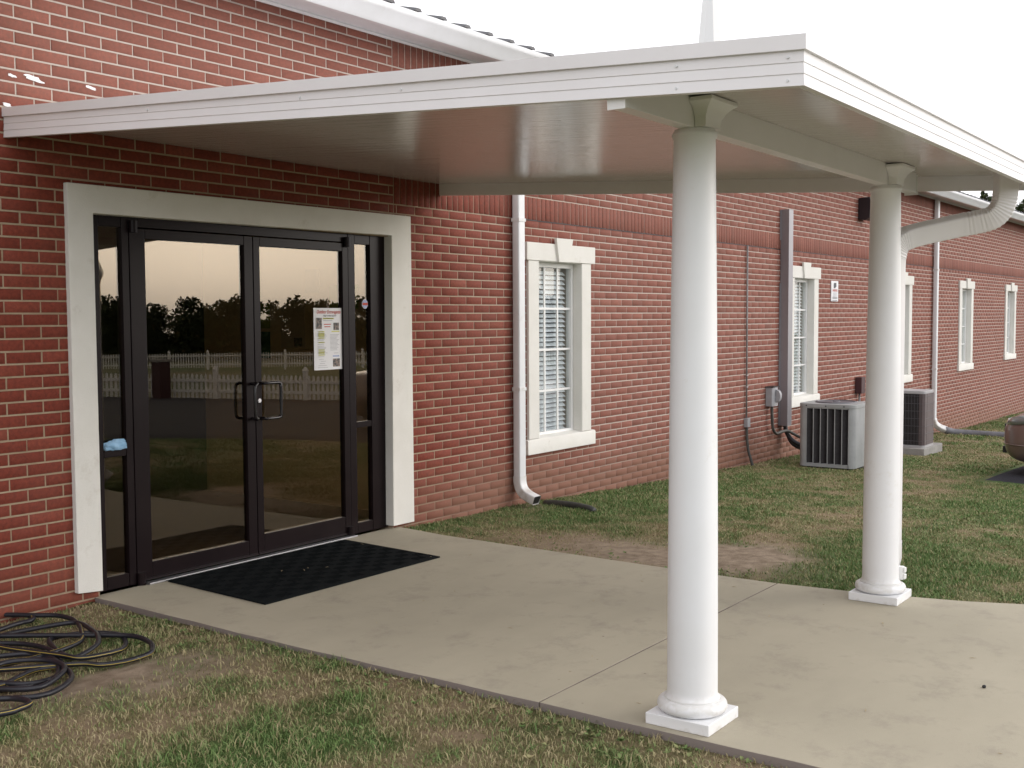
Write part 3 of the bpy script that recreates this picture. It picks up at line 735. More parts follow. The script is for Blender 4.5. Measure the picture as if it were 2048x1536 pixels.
# interior ---------------------------------------------------------
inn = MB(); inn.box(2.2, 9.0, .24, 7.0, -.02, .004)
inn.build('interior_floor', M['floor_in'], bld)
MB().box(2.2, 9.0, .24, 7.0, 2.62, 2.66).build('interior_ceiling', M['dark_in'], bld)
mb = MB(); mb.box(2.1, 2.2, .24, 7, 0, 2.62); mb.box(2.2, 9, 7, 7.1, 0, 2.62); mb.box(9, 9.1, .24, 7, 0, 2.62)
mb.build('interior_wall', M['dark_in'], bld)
pw = MB().box(6.86, 6.98, .225, 2.68, .006, 2.61).build('vestibule_wall', M['beige'], bld)
def pinned(y0, y1, z0, z1, m_, lab=None):
    o = MB().box(6.852, 6.857, y0, y1, z0, z1).build('pinned_notice', M[m_], pw); return o
pinned(1.37, 1.66, 1.335, 1.76, 'tan_paper'); pinned(1.80, 2.04, 1.50, 1.72, 'green_paper'); pinned(1.80, 2.04, 1.24, 1.47, 'teal_paper')
pinned(.75, 1.08, 1.66, 1.86, 'green_paper'); pinned(1.2, 1.36, 1.8, 2.0, 'tan_paper')
MB().box(6.848, 6.851, 1.40, 1.5, 1.345, 1.42).build('pinned_notice', M['photo'], pw)

# windows ----------------------------------------------------------
def make_window():
    root = MB().box(8.352, 9.060, .070, .130, .5005, .5405)
    root.box(8.352, 9.060, .070, .130, 2.035, 2.078); root.box(8.352, 8.386, .071, .129, .5405, 2.035); root.box(9.026, 9.060, .071, .129, .5405, 2.035)
    win = root.build('window', M['vinyl'], bld, bevel=.003)
    ch = []
    pane = MB().box(8.382, 9.03, .097, .102, .537, 2.039).build('pane', M['glass_win'], win); ch.append(pane)
    zs = [.5405+(2.035-.5405)*k/4 for k in range(1, 4)]; xs = [8.386+(9.026-8.386)*k/3 for k in range(1, 3)]
    for z in zs: ch.append(MB().box(8.387, 9.025, .083, .096, z-.010, z+.010).build('muntin', M['vinyl'], win))
    for x in xs: ch.append(MB().box(x-.010, x+.010, .0825, .0955, .541, 2.034).build('muntin', M['vinyl'], win))
    # blind slats
    zt = 2.02; n = 34; sl = MB(); c, s_ = math.cos(R(43)), math.sin(R(43)); w2 = .0245
    sl.box(8.36, 8.985, -.0015, .0015, -.0005, .0005)
    sm = MB().add([(8.40, -w2*c, -w2*s_), (9.0, -w2*c, -w2*s_), (9.0, .002, .002), (8.40, .002, .002), (8.40, w2*c, w2*s_), (9.0, w2*c, w2*s_),
                   (8.40, -w2*c+.002, -w2*s_-.001), (9.0, -w2*c+.002, -w2*s_-.001), (9.0, .004, 0), (8.40, .004, 0), (8.40, w2*c+.002, w2*s_-.001), (9.0, w2*c+.002, w2*s_-.001)],
                  [(0, 1, 2, 3), (3, 2, 5, 4), (7, 6, 9, 8), (8, 9, 10, 11), (0, 6, 7, 1), (4, 5, 11, 10)]).mesh('blind_slat', M['slat'])
    for k in range(n):
        o = link('blind_slat', sm, win); o.location = (0, .137, zt-.0437*k-.03); ch.append(o)
    bk = MB().box(8.30, 9.12, .33, .335, .45, 2.1).build('room_shade', M['dark_in'], win); ch.append(bk)
    # stucco parts
    hd = MB().box(8.155, 9.292, -.034, .03, 2.084, 2.2405).build('header', M['stucco'], win, bevel=.004); ch.append(hd)
    k_ = MB(); f_ = [(8.63, 2.080), (8.80, 2.080), (8.865, 2.293), (8.585, 2.293)]
    k_.prism(f_, 'y', -.058, -.030); ks = k_.build('keystone', M['stucco'], win, bevel=.004); ch.append(ks)
    for x0, x1 in ((8.185, 8.348), (9.066, 9.228)):
        ch.append(MB().box(x0, x1, -.026, .03, .508, 2.083).build('jamb_trim', M['stucco'], win, bevel=.004))
    rv = MB(); rv.box(8.335, 8.3505, -.02, .12, .51, 2.082); rv.box(9.0635, 9.079, -.02, .12, .51, 2.082); rv.box(8.352, 9.062, -.018, .12, 2.0785, 2.09)
    ch.append(rv.build('reveal', M['stucco'], win))
    si = MB().prism([(-.036, .372), (-.036, .492), (-.028, .503), (.10, .522), (.12, .522), (.12, .372)], 'x', 8.155, 9.292)
    ch.append(si.build('sill', M['stucco'], win, bevel=.003))
    return win, ch
win0, kids = make_window()
for dx, sz in list(zip(WINX, WINSZ))[1:]:
    o = win0.copy(); COL.objects.link(o); o.location = (dx, 0, 2.24*(1-sz)); o.scale = (1, 1, sz)
    for c_ in kids:
        if c_.name.startswith('blind_slat') and dx > 12: continue
        q = c_.copy(); COL.objects.link(q); q.parent = o
    if dx > 12:
        q = bpy.data.objects.new('blind', MB().box(8.40, 9.0, .18, .186, .55, 2.03).mesh('blind', M['slat'])); COL.objects.link(q); q.parent = o

# roof, eave, gutter ---------------------------------------------------
rf = MB(); rf.add([(BX0-.3, -.34, 3.745), (BX1+.3, -.34, 3.745), (BX1+.3, 6.1, 5.26), (BX0-.3, 6.1, 5.26), (BX1+.3, 12.6, 3.752), (BX0-.3, 12.6, 3.752),
                   (BX0-.3, -.34, 3.737), (BX1+.3, -.34, 3.737), (BX1+.3, 6.1, 5.25), (BX0-.3, 6.1, 5.25), (BX1+.3, 12.6, 3.743), (BX0-.3, 12.6, 3.743)],
                  [(0, 1, 2, 3), (3, 2, 4, 5), (6, 9, 8, 7), (9, 11, 10, 8), (0, 6, 7, 1), (5, 4, 10, 11)])
roof = rf.build('roof', M['roof'], bld)
rb = MB(); x = BX0; sl_ = (5.26-3.745)/6.44
while x < BX1:
    p = [(-.04, 0), (.04, 0), (.02, .022), (-.02, .022)]
    z0 = 3.740
    vs = [(x+a, -.425, z0+b_) for a, b_ in p]+[(x+a, 6.05, z0+b_+sl_*6.44+.02) for a, b_ in p]
    rb.add(vs, [(0, 1, 2, 3), (7, 6, 5, 4), (1, 5, 6, 2), (2, 6, 7, 3), (3, 7, 4, 0)]); x += .285
o = rb.build('roof_ribs', M['roof'], roof); o['kind'] = 'stuff'
MB().box(BX0-.2, BX1+.2, -.298, -.002, 3.654, 3.668).build('eave_soffit', M['gutter'], bld)
MB().box(BX0, BX1, -.022, -.0025, 3.634, 3.652).build('frieze_strip', M['vinyl'], bld, bevel=.003)
gp = [(-.300, 3.606), (-.355, 3.600), (-.372, 3.618), (-.385, 3.66), (-.415, 3.69), (-.420, 3.700), (-.420, 3.735), (-.405, 3.738), (-.405, 3.728), (-.30, 3.70)]
MB().prism(gp, 'x', BX0-.25, BX1+.25).build('gutter', M['gutter'], bld, bevel=.002)
# downspouts
sec = rrect(.096, .072, .012, 3)
def strap(z, x, par):
    s2 = MB(); s2.box(x-.052, x+.052, -.0985, -.018, z, z+.028); pass
    s2.build('strap', M['gutter_dirty'], par)
d1 = MB().tube([(7.99, -.058, 3.55), (7.99, -.058, 2.0), (7.99, -.058, .205)], sec, up=(0, -1, 0)).build('downspout', M['gutter'], bld, autosmooth=35, smooth=True)
MB().tube(catmull([(7.99, -.058, .215), (7.99, -.060, .16), (7.99, -.080, .10), (7.99, -.13, .055), (7.99, -.215, .022), (7.99, -.235, .015)], 5), rrect(.102, .078, .012, 3), up=(0, -1, 0), caps=False).build('elbow', M['gutter_dirty'], d1, smooth=True)
MB().tube(catmull([(7.99, -.36, 3.61), (7.99, -.32, 3.57), (7.99, -.12, 3.52), (7.99, -.058, 3.47)], 5), rrect(.1, .076, .012, 3), up=(0, -1, 0)).build('elbow', M['gutter'], d1, smooth=True)
for z in (2.40, .955): strap(z, 7.99, d1)
MB().tube([(7.99, -.222, .0215), (7.99, -.2325, .0165)], rrect(.09, .066, .012, 3), up=(0, -1, .4)).build('outlet_shade', M['car_black'], d1)  # black plug that paints the shade inside the elbow's open mouth
X2 = 20.98
d2 = MB().tube([(X2, -.058, 3.62), (X2, -.058, 2.0), (X2, -.058, -.30)], sec, up=(0, -1, 0)).build('downspout', M['gutter'], bld, autosmooth=35, smooth=True)
for z in (2.37, .6): strap(z, X2, d2)
MB().tube(catmull([(X2, -.058, -.29), (X2+.02, -.075, -.37), (X2+.08, -.14, -.44), (X2+.16, -.24, -.49)], 5), rrect(.11, .09, .015, 3), up=(0, -1, 0)).build('elbow', M['gutter_dirty'], d2, smooth=True)

# steeple
mb = MB(); mb.box(23.75, 24.95, 5.4, 6.6, 4.6, 5.9); 
st = mb.build('steeple', M['vinyl'], bld, bevel=.01)
mb = MB(); pr = [(.50, 5.9), (.47, 6.0), (.27, 7.9), (.175, 8.9), (.02, 10.5)]
mb.lathe(pr, 24.35, 6, 8); mb.build('spire', M['vinyl'], st)

# white caulk smears on the wall above the canopy flashing
for (cx, cz, w_, h_) in ((3.425, 2.873, .06, .020), (3.55, 2.877, .14, .034), (3.895, 2.884, .09, .022), (3.392, 2.715, .06, .024)):
    n = 16; vs = [(cx, -.006, cz)]
    for k in range(n):
        a = 2*math.pi*k/n; r_ = random.uniform(.6, 1.0); vs.append((cx+w_/2*r_*math.cos(a), -.0025, cz+h_/2*r_*math.sin(a)-.15*(w_/2*math.cos(a))))
    MB().add(vs, [(0, k+1, (k+1) % n+1) for k in range(n)]).build('caulk_smear', M['splat'], wall, smooth=True)

# ------------------------------------------------------------------ canopy
cx0, cx1, cyo = 3.37, 7.005, -4.358
SL = (2.698-2.441)/4.358
ztop = lambda y: 2.698+SL*y
can = thing('entrance_canopy', (5.15, -3.7, 0), 'flat white metal entrance canopy carried by two round columns', 'canopy')
prof = [(-.02, .0), (.011, .0), (.012, -.047), (.0015, -.049), (.003, -.082), (.0008, -.0835), (.0045, -.117), (.0022, -.1185), (.0065, -.155), (-.02, -.155)]
def fascia(a, b_, oa, ob):
    n = len(prof); vs = []
    for (p, o_) in ((a, oa), (b_, ob)):
        for (d_, h_) in prof: vs.append((p[0]+o_[0]*d_, p[1]+o_[1]*d_, ztop(p[1])+h_))
    return MB().add(vs, [tuple(range(n)), tuple(range(2*n-1, n-1, -1))]+[(i, i+n, (i+1) % n+n, (i+1) % n) for i in range(n)])
fascia((cx0, -.004), (cx0, cyo), (-1, 0), (-1, -1)).build('fascia', M['canopy'], can)
fascia((cx0, cyo), (cx1, cyo), (-1, -1), (1, -1)).build('fascia', M['canopy'], can)
fascia((cx1, cyo), (cx1, -.004), (1, -1), (1, 0)).build('fascia', M['canopy'], can)
# inner face of the far fascia (gutter channel) and roof pan, soffit
sof = lambda y: 2.630+SL*y
mb = MB(); e = .022
mb.add([(cx0+e, -.004, sof(0)), (cx1-e, -.004, sof(0)), (cx1-e, cyo+e, sof(cyo)), (cx0+e, cyo+e, sof(cyo)),
        (cx0+e, -.004, sof(0)+.02), (cx1-e, -.004, sof(0)+.02), (cx1-e, cyo+e, sof(cyo)+.02), (cx0+e, cyo+e, sof(cyo)+.02)],
       [(0, 1, 2, 3), (7, 6, 5, 4), (0, 4, 5, 1), (1, 5, 6, 2), (2, 6, 7, 3), (3, 7, 4, 0)])
mb.build('soffit', M['soffit'], can)
mb = MB(); zr = -.03
mb.add([(cx0+e, -.004, ztop(0)+zr), (cx1-e, -.004, ztop(0)+zr), (cx1-e, cyo+e, ztop(cyo)+zr), (cx0+e, cyo+e, ztop(cyo)+zr)], [(0, 1, 2, 3)])
for k in range(9):
    x = cx0+.2+k*.4
    mb.add([(x-.02, -.004, ztop(0)+zr), (x+.02, -.004, ztop(0)+zr), (x+.02, cyo+.1, ztop(cyo)+zr), (x-.02, cyo+.1, ztop(cyo)+zr),
            (x-.02, -.004, ztop(0)-.002), (x+.02, -.004, ztop(0)-.002), (x+.02, cyo+.1, ztop(cyo)-.002), (x-.02, cyo+.1, ztop(cyo)-.002)], [(0, 1, 5, 4), (1, 2, 6, 5), (2, 3, 7, 6), (3, 0, 4, 7), (4, 5, 6, 7)])
mb.build('roof_panel', M['canopy'], can)
mb = MB()
for (x, y) in ((cx0-.004, -4.30), (cx0-.004, -4.30), (cx0-.004, -4.02), (cx0-.004, -4.02), (cx0-.004, -2.9), (cx0-.004, -2.0)):
    pass
for (y, dz) in ((-4.31, -.066), (-4.31, -.137), (-3.93, -.066), (-3.93, -.137), (-2.75, -.07), (-2.2, -.07), (-1.2, -.07)):
    mb.add([(cx0-.0075, y+.0045*math.cos(a), ztop(y)+dz+.0045*math.sin(a)) for a in [k*math.pi/4 for k in range(8)]] + [(cx0+.004, y+.0045*math.cos(a), ztop(y)+dz+.0045*math.sin(a)) for a in [k*math.pi/4 for k in range(8)]],
           [tuple(range(8))]+[(k, (k+1) % 8, (k+1) % 8+8, k+8) for k in range(8)])
o = mb.build('fascia_rivets', M['gutter'], can); o['kind'] = 'stuff'
# header beam
mb = MB(); mb.prism([(-3.726, 2.296), (-3.664, 2.296), (-3.664, 2.4135), (-3.726, 2.4098)], 'x', 3.39, 6.79)
beam = mb.build('beam', M['canopy'], can, bevel=.002)
MB().box(3.382, 3.388, -3.730, -3.660, 2.290, 2.38).build('end_cap', M['vinyl'], beam)
MB().box(6.792, 6.797, -3.733, -3.657, 2.285, 2.40).build('end_cap', M['vinyl'], beam)
# wall flashing tape under soffit
def make_column(cx, cy):
    pr = [(.136, .046), (.137, .055)]
    for k in range(13):
        a = -math.pi/2+math.pi*k/12; pr.append((.1145+.0225*math.cos(a), .070+.0235*math.sin(a)))
    pr += [(.1085, .0945), (.1085, .102), (.1035, .106), (.0995, .115), (.0985, .13)]
    pr[0] = (.112, .0455); pr[1] = (.114, .0465)
    for k in range(1, 15):
        t = k/14; z = .13+(2.262-.13)*t; r_ = .0985-(.0985-.0795)*(t**1.55); pr.append((r_, z))
    pr += [(.0850, 2.268), (.0868, 2.275), (.0850, 2.282), (.0800, 2.286), (.0770, 2.2955)]
    shaft = MB().lathe(pr, cx, cy, 56).build('column', M['column'], can, smooth=True, autosmooth=50)
    pl = MB().box(cx-.135, cx+.135, cy-.135, cy+.135, .0005, .0445).build('plinth', M['column'], shaft, bevel=.003)
    cap = MB(); prof_ = [(.066, 2.297), (.068, 2.335), (.074, 2.342), (.080, 2.356), (.096, 2.374), (.114, 2.386), (.114, 2.4005)]
    vs = []; 
    for (a, z) in prof_: vs += [(cx-a, cy-.033, z), (cx-a, cy-a-.012, z), (cx+a, cy-a-.012, z), (cx+a, cy-.033, z)]
    fs = []
    for i in range(len(prof_)-1):
        for k in range(3): fs.append((i*4+k, i*4+k+1, i*4+k+5, i*4+k+4))
        fs.append((i*4+3, i*4, i*4+4, i*4+7))
    fs += [(3, 2, 1, 0), (len(prof_)*4-4, len(prof_)*4-3, len(prof_)*4-2, len(prof_)*4-1)]
    cap.add(vs, fs).build('capital', M['canopy'], shaft, bevel=.002)
    return shaft
make_column(3.978, -3.694); c2 = make_column(6.326, -3.694)
# canopy drain: outlet, ribbed elbow, offset, down behind the far column
path = [(6.81, -4.215, 2.39), (6.806, -4.212, 2.30), (6.802, -4.207, 2.23), (6.797, -4.188, 2.172), (6.79, -4.145, 2.130), (6.775, -4.065, 2.108), (6.74, -3.97, 2.09), (6.62, -3.80, 2.045), (6.56, -3.735, 2.018), (6.525, -3.705, 1.985), (6.505, -3.695, 1.93), (6.50, -3.69, 1.85), (6.50, -3.69, 1.5), (6.50, -3.69, .25)]
pth = catmull(path, 8)
rs = [1+(.022*(1 if i % 2 else -1) if (12 < i < 46 or 62 < i < 84) else 0) for i in range(len(pth))]
ds = MB().tube(pth, rrect(.090, .116, .014, 4), up=(-.6, .8, 0), scale=rs, caps=False).build('downspout', M['canopy'], can, smooth=True, autosmooth=20)
MB().tube([(6.50, -3.69, .30), (6.50, -3.69, .20), (6.51, -3.67, .12), (6.57, -3.62, .06)], rrect(.095, .12, .014, 3), up=(0, 1, 0), caps=False).build('elbow', M['canopy'], ds, smooth=True)
# outlet box on the far column
ob = MB().prism([(-3.800, .104), (-3.755, .104), (-3.755, .178), (-3.800, .178)], 'x', 6.385, 6.425).build('outlet_cover', M['vinyl'], can, bevel=.004)
MB().box(6.388, 6.420, -3.812, -3.801, .108, .137).build('outlet_flap', M['vinyl'], ob, bevel=.004); MB().box(6.388, 6.420, -3.812, -3.801, .145, .174).build('outlet_flap', M['vinyl'], ob, bevel=.004)

# ------------------------------------------------------------------ door mat
dm = thing('door_mat', (5.05, -.48, 0), 'black ribbed rubber mat in front of the glass doors', 'door mat')
P = [(4.315, -.03), (5.842, -.035), (5.775, -.965), (4.262, -.945)]
MB().prism([P[0], P[1], P[2], P[3]], 'z', .001, .010).build('mat_base', M['rubber'], dm, bevel=.003)
mb = MB()
for r_ in range(12):
    for c_ in range(74):
        if (c_ // 5 + r_) % 2: continue
        x = 4.325+c_*.0198+random.uniform(-.001, .001); y = -.085-r_*.072-((c_*7) % 3)*.004
        mb.box(x-.003, x+.003, y-.033, y+.033, .0095, .0122)
o = mb.build('mat_ribs', M['rubber'], dm); o['kind'] = 'stuff'
mb = MB()
for _ in range(46):
    if random.random() < .3: x, y = random.uniform(4.5, 5.8), random.uniform(-.95, -.1); z = .0145
    else: x, y = random.uniform(4.0, 6.3), random.uniform(-5.2, -.6); z = .0025
    a = random.uniform(0, 3.14); l_, w_ = random.uniform(.006, .022), random.uniform(.0015, .004); c, s_ = math.cos(a), math.sin(a)
    mb.add([(x-c*l_, y-s_*l_, z), (x+s_*w_, y-c*w_, z+.002), (x+c*l_, y+s_*l_, z+.001), (x-s_*w_, y+c*w_, z+.003)], [(0, 1, 2, 3)])
tag(mb.build('leaf_litter', M['litter']), 'bits of dry grass and leaf scattered on the walk and mat', kind='stuff')
bmp = bmesh.new(); bmesh.ops.create_icosphere(bmp, subdivisions=2, radius=.008)
for v_ in bmp.verts: v_.co *= random.uniform(.8, 1.2)
me = bpy.data.meshes.new('pebble'); bmp.to_mesh(me); bmp.free(); me.materials.append(M['car_black'])
tag(link('pebble', me), 'small dark pebble lying on the concrete walk', 'pebble').location = (5.03, -4.543, .006)

# ------------------------------------------------------------------ hose
HZ = .0
loops = [
 [(2.2, -1.25), (2.435, -1.409), (2.512, -1.425), (2.567, -1.406), (2.587, -1.35), (2.578, -1.286), (2.545, -1.235), (2.4, -1.1), (2.3, -.95), (2.42, -.95), (2.654, -1.036), (2.756, -.992), (2.862, -.946), (2.932, -.964), (2.964, -1.011), (2.938, -1.118), (2.889, -1.206), (2.825, -1.266), (2.752, -1.308), (2.686, -1.321), (2.60, -1.29), (2.45, -1.12),
  (2.36, -.9), (2.5, -.72), (2.66, -.64), (2.785, -.62), (2.955, -.695), (3.002, -.787), (3.006, -.88), (2.976, -.966), (2.909, -1.076), (2.842, -1.137), (2.788, -1.12), (2.698, -1.119), (2.55, -1.0), (2.5, -.75), (2.65, -.45), (2.85, -.2),
  (3.0, -.22), (3.06, -.342), (3.157, -.47), (3.295, -.673), (3.406, -.848), (3.43, -.945), (3.417, -1.046), (3.385, -1.118), (3.329, -1.174), (3.257, -1.18), (3.175, -1.17), (3.091, -1.134), (3.052, -1.066), (2.96, -.984), (2.75, -.8), (2.6, -.55), (2.8, -.1), (3.1, .0),
  (3.251, .06), (3.373, -.151), (3.432, -.251), (3.443, -.366), (3.417, -.463), (3.356, -.585), (3.253, -.735), (3.129, -.79), (2.999, -.805), (2.916, -.792), (2.75, -.7), (2.8, -.3), (3.0, -.08),
  (3.18, .0), (3.316, .018), (3.366, -.055), (3.356, -.154), (3.313, -.202), (3.255, -.199), (3.177, -.218), (3.0, -.3), (2.95, -.55),
  (3.03, -.9), (3.063, -1.018), (3.177, -1.042), (3.243, -1.025), (3.303, -.998), (3.379, -.918), (3.441, -.786), (3.417, -.699), (3.34, -.6), (3.2, -.56), (3.12, -.72), (3.07, -.92), (3.112, -.946), (3.239, -.881), (3.318, -.781), (3.364, -.673), (3.413, -.511), (3.40, -.42), (3.25, -.36), (3.05, -.34), (2.86, -.45), (2.72, -.7), (2.66, -.95), (2.74, -1.12), (2.90, -1.10), (3.02, -.92), (3.10, -.70), (3.06, -.50), (2.9, -.36), (2.7, -.42), (2.55, -.7), (2.58, -1.0), (2.7, -1.22), (2.86, -1.16), (2.95, -1.05), (2.93, -.9), (2.8, -.8), (2.6, -.9), (2.4, -1.1)]]
pts = catmull([(x, y, HZ+.008+.010*math.sin(i*.35)+.004*math.sin(i*.9)) for i, (x, y) in enumerate(loops[0])], 7)
hose = MB().tube(pts, circ(.0122, 28), up=(0, 0, 1), stripe=(3,), twist=.012).build('garden_hose', [M['hose'], M['hose_y']], smooth=True)
tag(hose, 'black garden hose with a yellow stripe lying in tangled loops on the lawn', 'hose')

# ------------------------------------------------------------------ notices, cloth
def text_mesh(body, size, shear=0.0):
    cu = bpy.data.curves.new('t', 'FONT'); cu.body = body; cu.size = size; cu.shear = shear; cu.extrude = 0; cu.align_x = 'CENTER'; cu.offset = size*.015
    o = bpy.data.objects.new('t', cu); COL.objects.link(o)
    me = bpy.data.meshes.new_from_object(o.evaluated_get(bpy.context.evaluated_depsgraph_get())); bpy.data.objects.remove(o); return me
def put_text(body, size, cx, cz, y, matl, parent, width=None, shear=0.0, name='lettering', axis='y'):
    me = text_mesh(body, size, shear)
    n = len(me.vertices); co = np.empty(n*3, np.float32); me.vertices.foreach_get('co', co); co = co.reshape(-1, 3)
    k = 1.0
    if width: k = width/(co[:, 0].max()-co[:, 0].min())
    c = np.stack([cx+co[:, 0]*k-(co[:, 0].max()+co[:, 0].min())/2*k, np.full(n, y), cz+co[:, 1]], 1)
    me.vertices.foreach_set('co', c.astype(np.float32).ravel()); me.materials.clear(); me.materials.append(matl); me.update()
    me.name = name
    return link(name, me, parent)
fl = thing('flyer', (5.80, .062, 1.22), 'white printed flyer taped inside the right hand glass door', 'flyer')
px0, px1, pz0, pz1 = 5.660, 5.940, 1.222, 1.658
mb = MB()
for i in range(8):      # slightly curled sheet
    t0, t1 = i/8, (i+1)/8; f = lambda t: .0585-.004*math.sin(t*3.0)
    mb.quad((px0+.28*t0, f(t0), pz0), (px0+.28*t1, f(t1), pz0), (px0+.28*t1+.0, f(t1), pz1), (px0+.28*t0, f(t0), pz1))
mb.build('sheet', M['paper'], fl, smooth=True)
put_text('Outdoor Extravaganza', .034, 5.805, 1.620, .0535, M['ink_red'], fl, width=.235, shear=.3)
put_text('FIRST EVER NIGHT', .015, 5.815, 1.598, .0535, M['ink_dark'], fl, width=.13)
bars = {'ink_grey': MB(), 'ink_yellow': MB(), 'ink_dark': MB(), 'ink_blue': MB(), 'ink_red': MB(), 'photo': MB()}
def bar(k, x0, x1, z, h=.004): bars[k].quad((px0+x0, .0537, pz0+z), (px0+x1, .0537, pz0+z), (px0+x1, .0537, pz0+z+h), (px0+x0, .0537, pz0+z+h))
bar('ink_yellow', .085, .195, .357, .010); bar('ink_dark', .09, .19, .3605, .004); bar('ink_grey', .09, .18, .345)
bar('photo', .022, .075, .29, .077); bar('photo', .19, .245, .28, .052); bar('photo', .18, .25, .02, .057)
bar('ink_red', .095, .165, .318, .006); bar('ink_red', .10, .16, .301, .006); bar('ink_yellow', .17, .25, .266, .008)
z = .268
while z > .09:
    wv = random.uniform(.06, .10); bar('ink_grey', .03, .03+wv, z, .003)
    if random.random() < .28: bar('ink_yellow', .04, .10, z-.003, .008)
    z -= random.choice((.009, .013))
z = .245
while z > .13: bar('ink_grey', .155, random.uniform(.22, .25), z, .003); z -= .009
bar('ink_blue', .18, .245, .09, .010); bar('ink_grey', .19, .235, .115, .003)
for (a, b_, c) in ((.04, .09, .075), (.06, .11, .06), (.05, .10, .045), (.035, .12, .03), (.03, .13, .016)): bar('ink_grey', a, b_, c, .0025)
for k, b_ in bars.items():
    if b_.v: b_.build('print', M[k], fl)
dc = thing('alarm_sticker', (6.19, .062, 1.69), 'small octagonal red and blue security sticker on the narrow side pane', 'sticker')
def octa(r_, y, m_, nm, rz=1.25): MB().prism([(6.19+r_*math.cos(R(22.5+45*k)), 1.689+rz*r_*math.sin(R(22.5+45*k))) for k in range(8)], 'y', y, y+.001).build(nm, m_, dc)
octa(.034, .0625, M['paper'], 'sticker_base', 1.05); octa(.030, .0612, M['ink_blue'], 'sticker_print', 1.05)
MB().box(6.163, 6.217, .0598, .0603, 1.680, 1.698).build('sticker_print', M['ink_red'], dc)

bmc = bmesh.new(); bmesh.ops.create_icosphere(bmc, subdivisions=4, radius=1)
from mathutils import noise as mn
for v_ in bmc.verts:
    n_ = mn.noise(v_.co*1.8)*.35+mn.noise(v_.co*5)*.22+mn.noise(v_.co*11)*.08
    v_.co = Vector((v_.co.x*.085*(1+n_), v_.co.y*.020*(1+n_), max(-.6, v_.co.z)*.036*(1+n_)))
for f_ in bmc.faces: f_.smooth = True
me = bpy.data.meshes.new('cloth'); bmc.to_mesh(me); bmc.free(); me.materials.append(M['cloth'])
tag(link('cloth', me), 'crumpled light blue cloth lying on the cross rail of the left side pane', 'cloth').location = (4.035, .050, .851)
# small ledge carrying it is the mid rail of the storefront frame

# ------------------------------------------------------------------ wall hardware
# metal line set cover
t = thing('line_set_cover', (14.05, 0, .15), 'tall galvanised metal duct cover on the wall beside the second window', 'duct')
MB().prism([(13.91, -.003), (13.91, -.118), (14.055, -.118), (14.055, -.003)], 'z', .165, 2.94).build('cover', M['galv'], t, bevel=.004)
MB().box(13.885, 13.9085, -.012, -.004, .17, 2.0).build('flange', M['galv'], t)
MB().box(13.885, 13.9085, -.012, -.004, 2.55, 2.93).build('flange', M['galv'], t)
MB().box(14.0565, 14.08, -.012, -.004, .17, 2.93).build('flange', M['galv'], t)
t2 = thing('refrigerant_lines', (14.0, -.1, -.2), 'two black insulated lines running from the duct cover to the grey condenser', 'pipes')
MB().tube(catmull([(13.97, -.06, .19), (13.98, -.08, .08), (14.0, -.16, -.03), (14.02, -.30, -.09), (13.9, -.47, -.06), (13.75, -.55, .0)], 6), circ(.028, 12)).build('pipe', M['hose'], t2, smooth=True)
MB().tube(catmull([(14.02, -.05, .19), (14.03, -.07, .05), (14.05, -.14, -.08), (14.05, -.30, -.14), (13.9, -.47, -.12), (13.75, -.55, -.06)], 6), circ(.022, 12)).build('pipe', M['hose'], t2, smooth=True)
# disconnect
t = thing('disconnect_box', (13.6, -.05, .44), 'grey electrical disconnect box with a rounded handle cover on the wall', 'electrical box')
MB().prism([(13.47, -.002), (13.47, -.085), (13.50, -.105), (13.62, -.105), (13.65, -.085), (13.65, -.002)], 'z', .445, .685).build('box', M['grey_box'], t, bevel=.004)
MB().box(13.455, 13.665, -.112, -.003, .687, .697).build('lid', M['car_black'], t)
MB().prism([(.50, -.106), (.50, -.150), (.53, -.168), (.60, -.168), (.64, -.145), (.66, -.106)], 'x', 13.53, 13.60).v
hb = MB(); hp = [(-.106, .49), (-.150, .51), (-.168, .55), (-.168, .60), (-.150, .64), (-.106, .66)]
hb.prism(hp, 'x', 13.535, 13.60); hb.build('handle_cover', M['grey_box'], t, bevel=.006)
MB().tube(catmull([(13.56, -.05, .445), (13.56, -.055, .30), (13.58, -.06, .16), (13.66, -.07, .09), (13.80, -.085, .10), (13.93, -.12, .10), (14.02, -.22, .03), (13.95, -.40, -.02), (13.8, -.52, 0)], 8), circ(.019, 12)).build('flex_conduit', M['dark_conduit'], t, smooth=True)
# junction box and conduit
t = thing('junction_box', (12.85, -.02, .25), 'small grey junction box joining a thin wall conduit to a curved lower pipe', 'junction box')
MB().box(12.815, 12.895, -.052, -.003, .235, .345).build('box', M['grey_box'], t, bevel=.003)
MB().tube([(12.842, -.022, .345), (12.842, -.022, 1.4), (12.842, -.022, 2.43)], circ(.011, 10), up=(0, 1, 0)).build('conduit', M['conduit'], t, smooth=True)
MB().tube(catmull([(12.85, -.025, .236), (12.85, -.028, .10), (12.855, -.045, -.05), (12.865, -.075, -.16), (12.875, -.10, -.27)], 6), circ(.017, 10), up=(0, 1, 0)).build('lower_pipe', M['dark_conduit'], t, smooth=True)
for z in (.72, .86): MB().box(12.822, 12.865, -.035, -.003, z, z+.012).build('clamp', M['alu'], t)
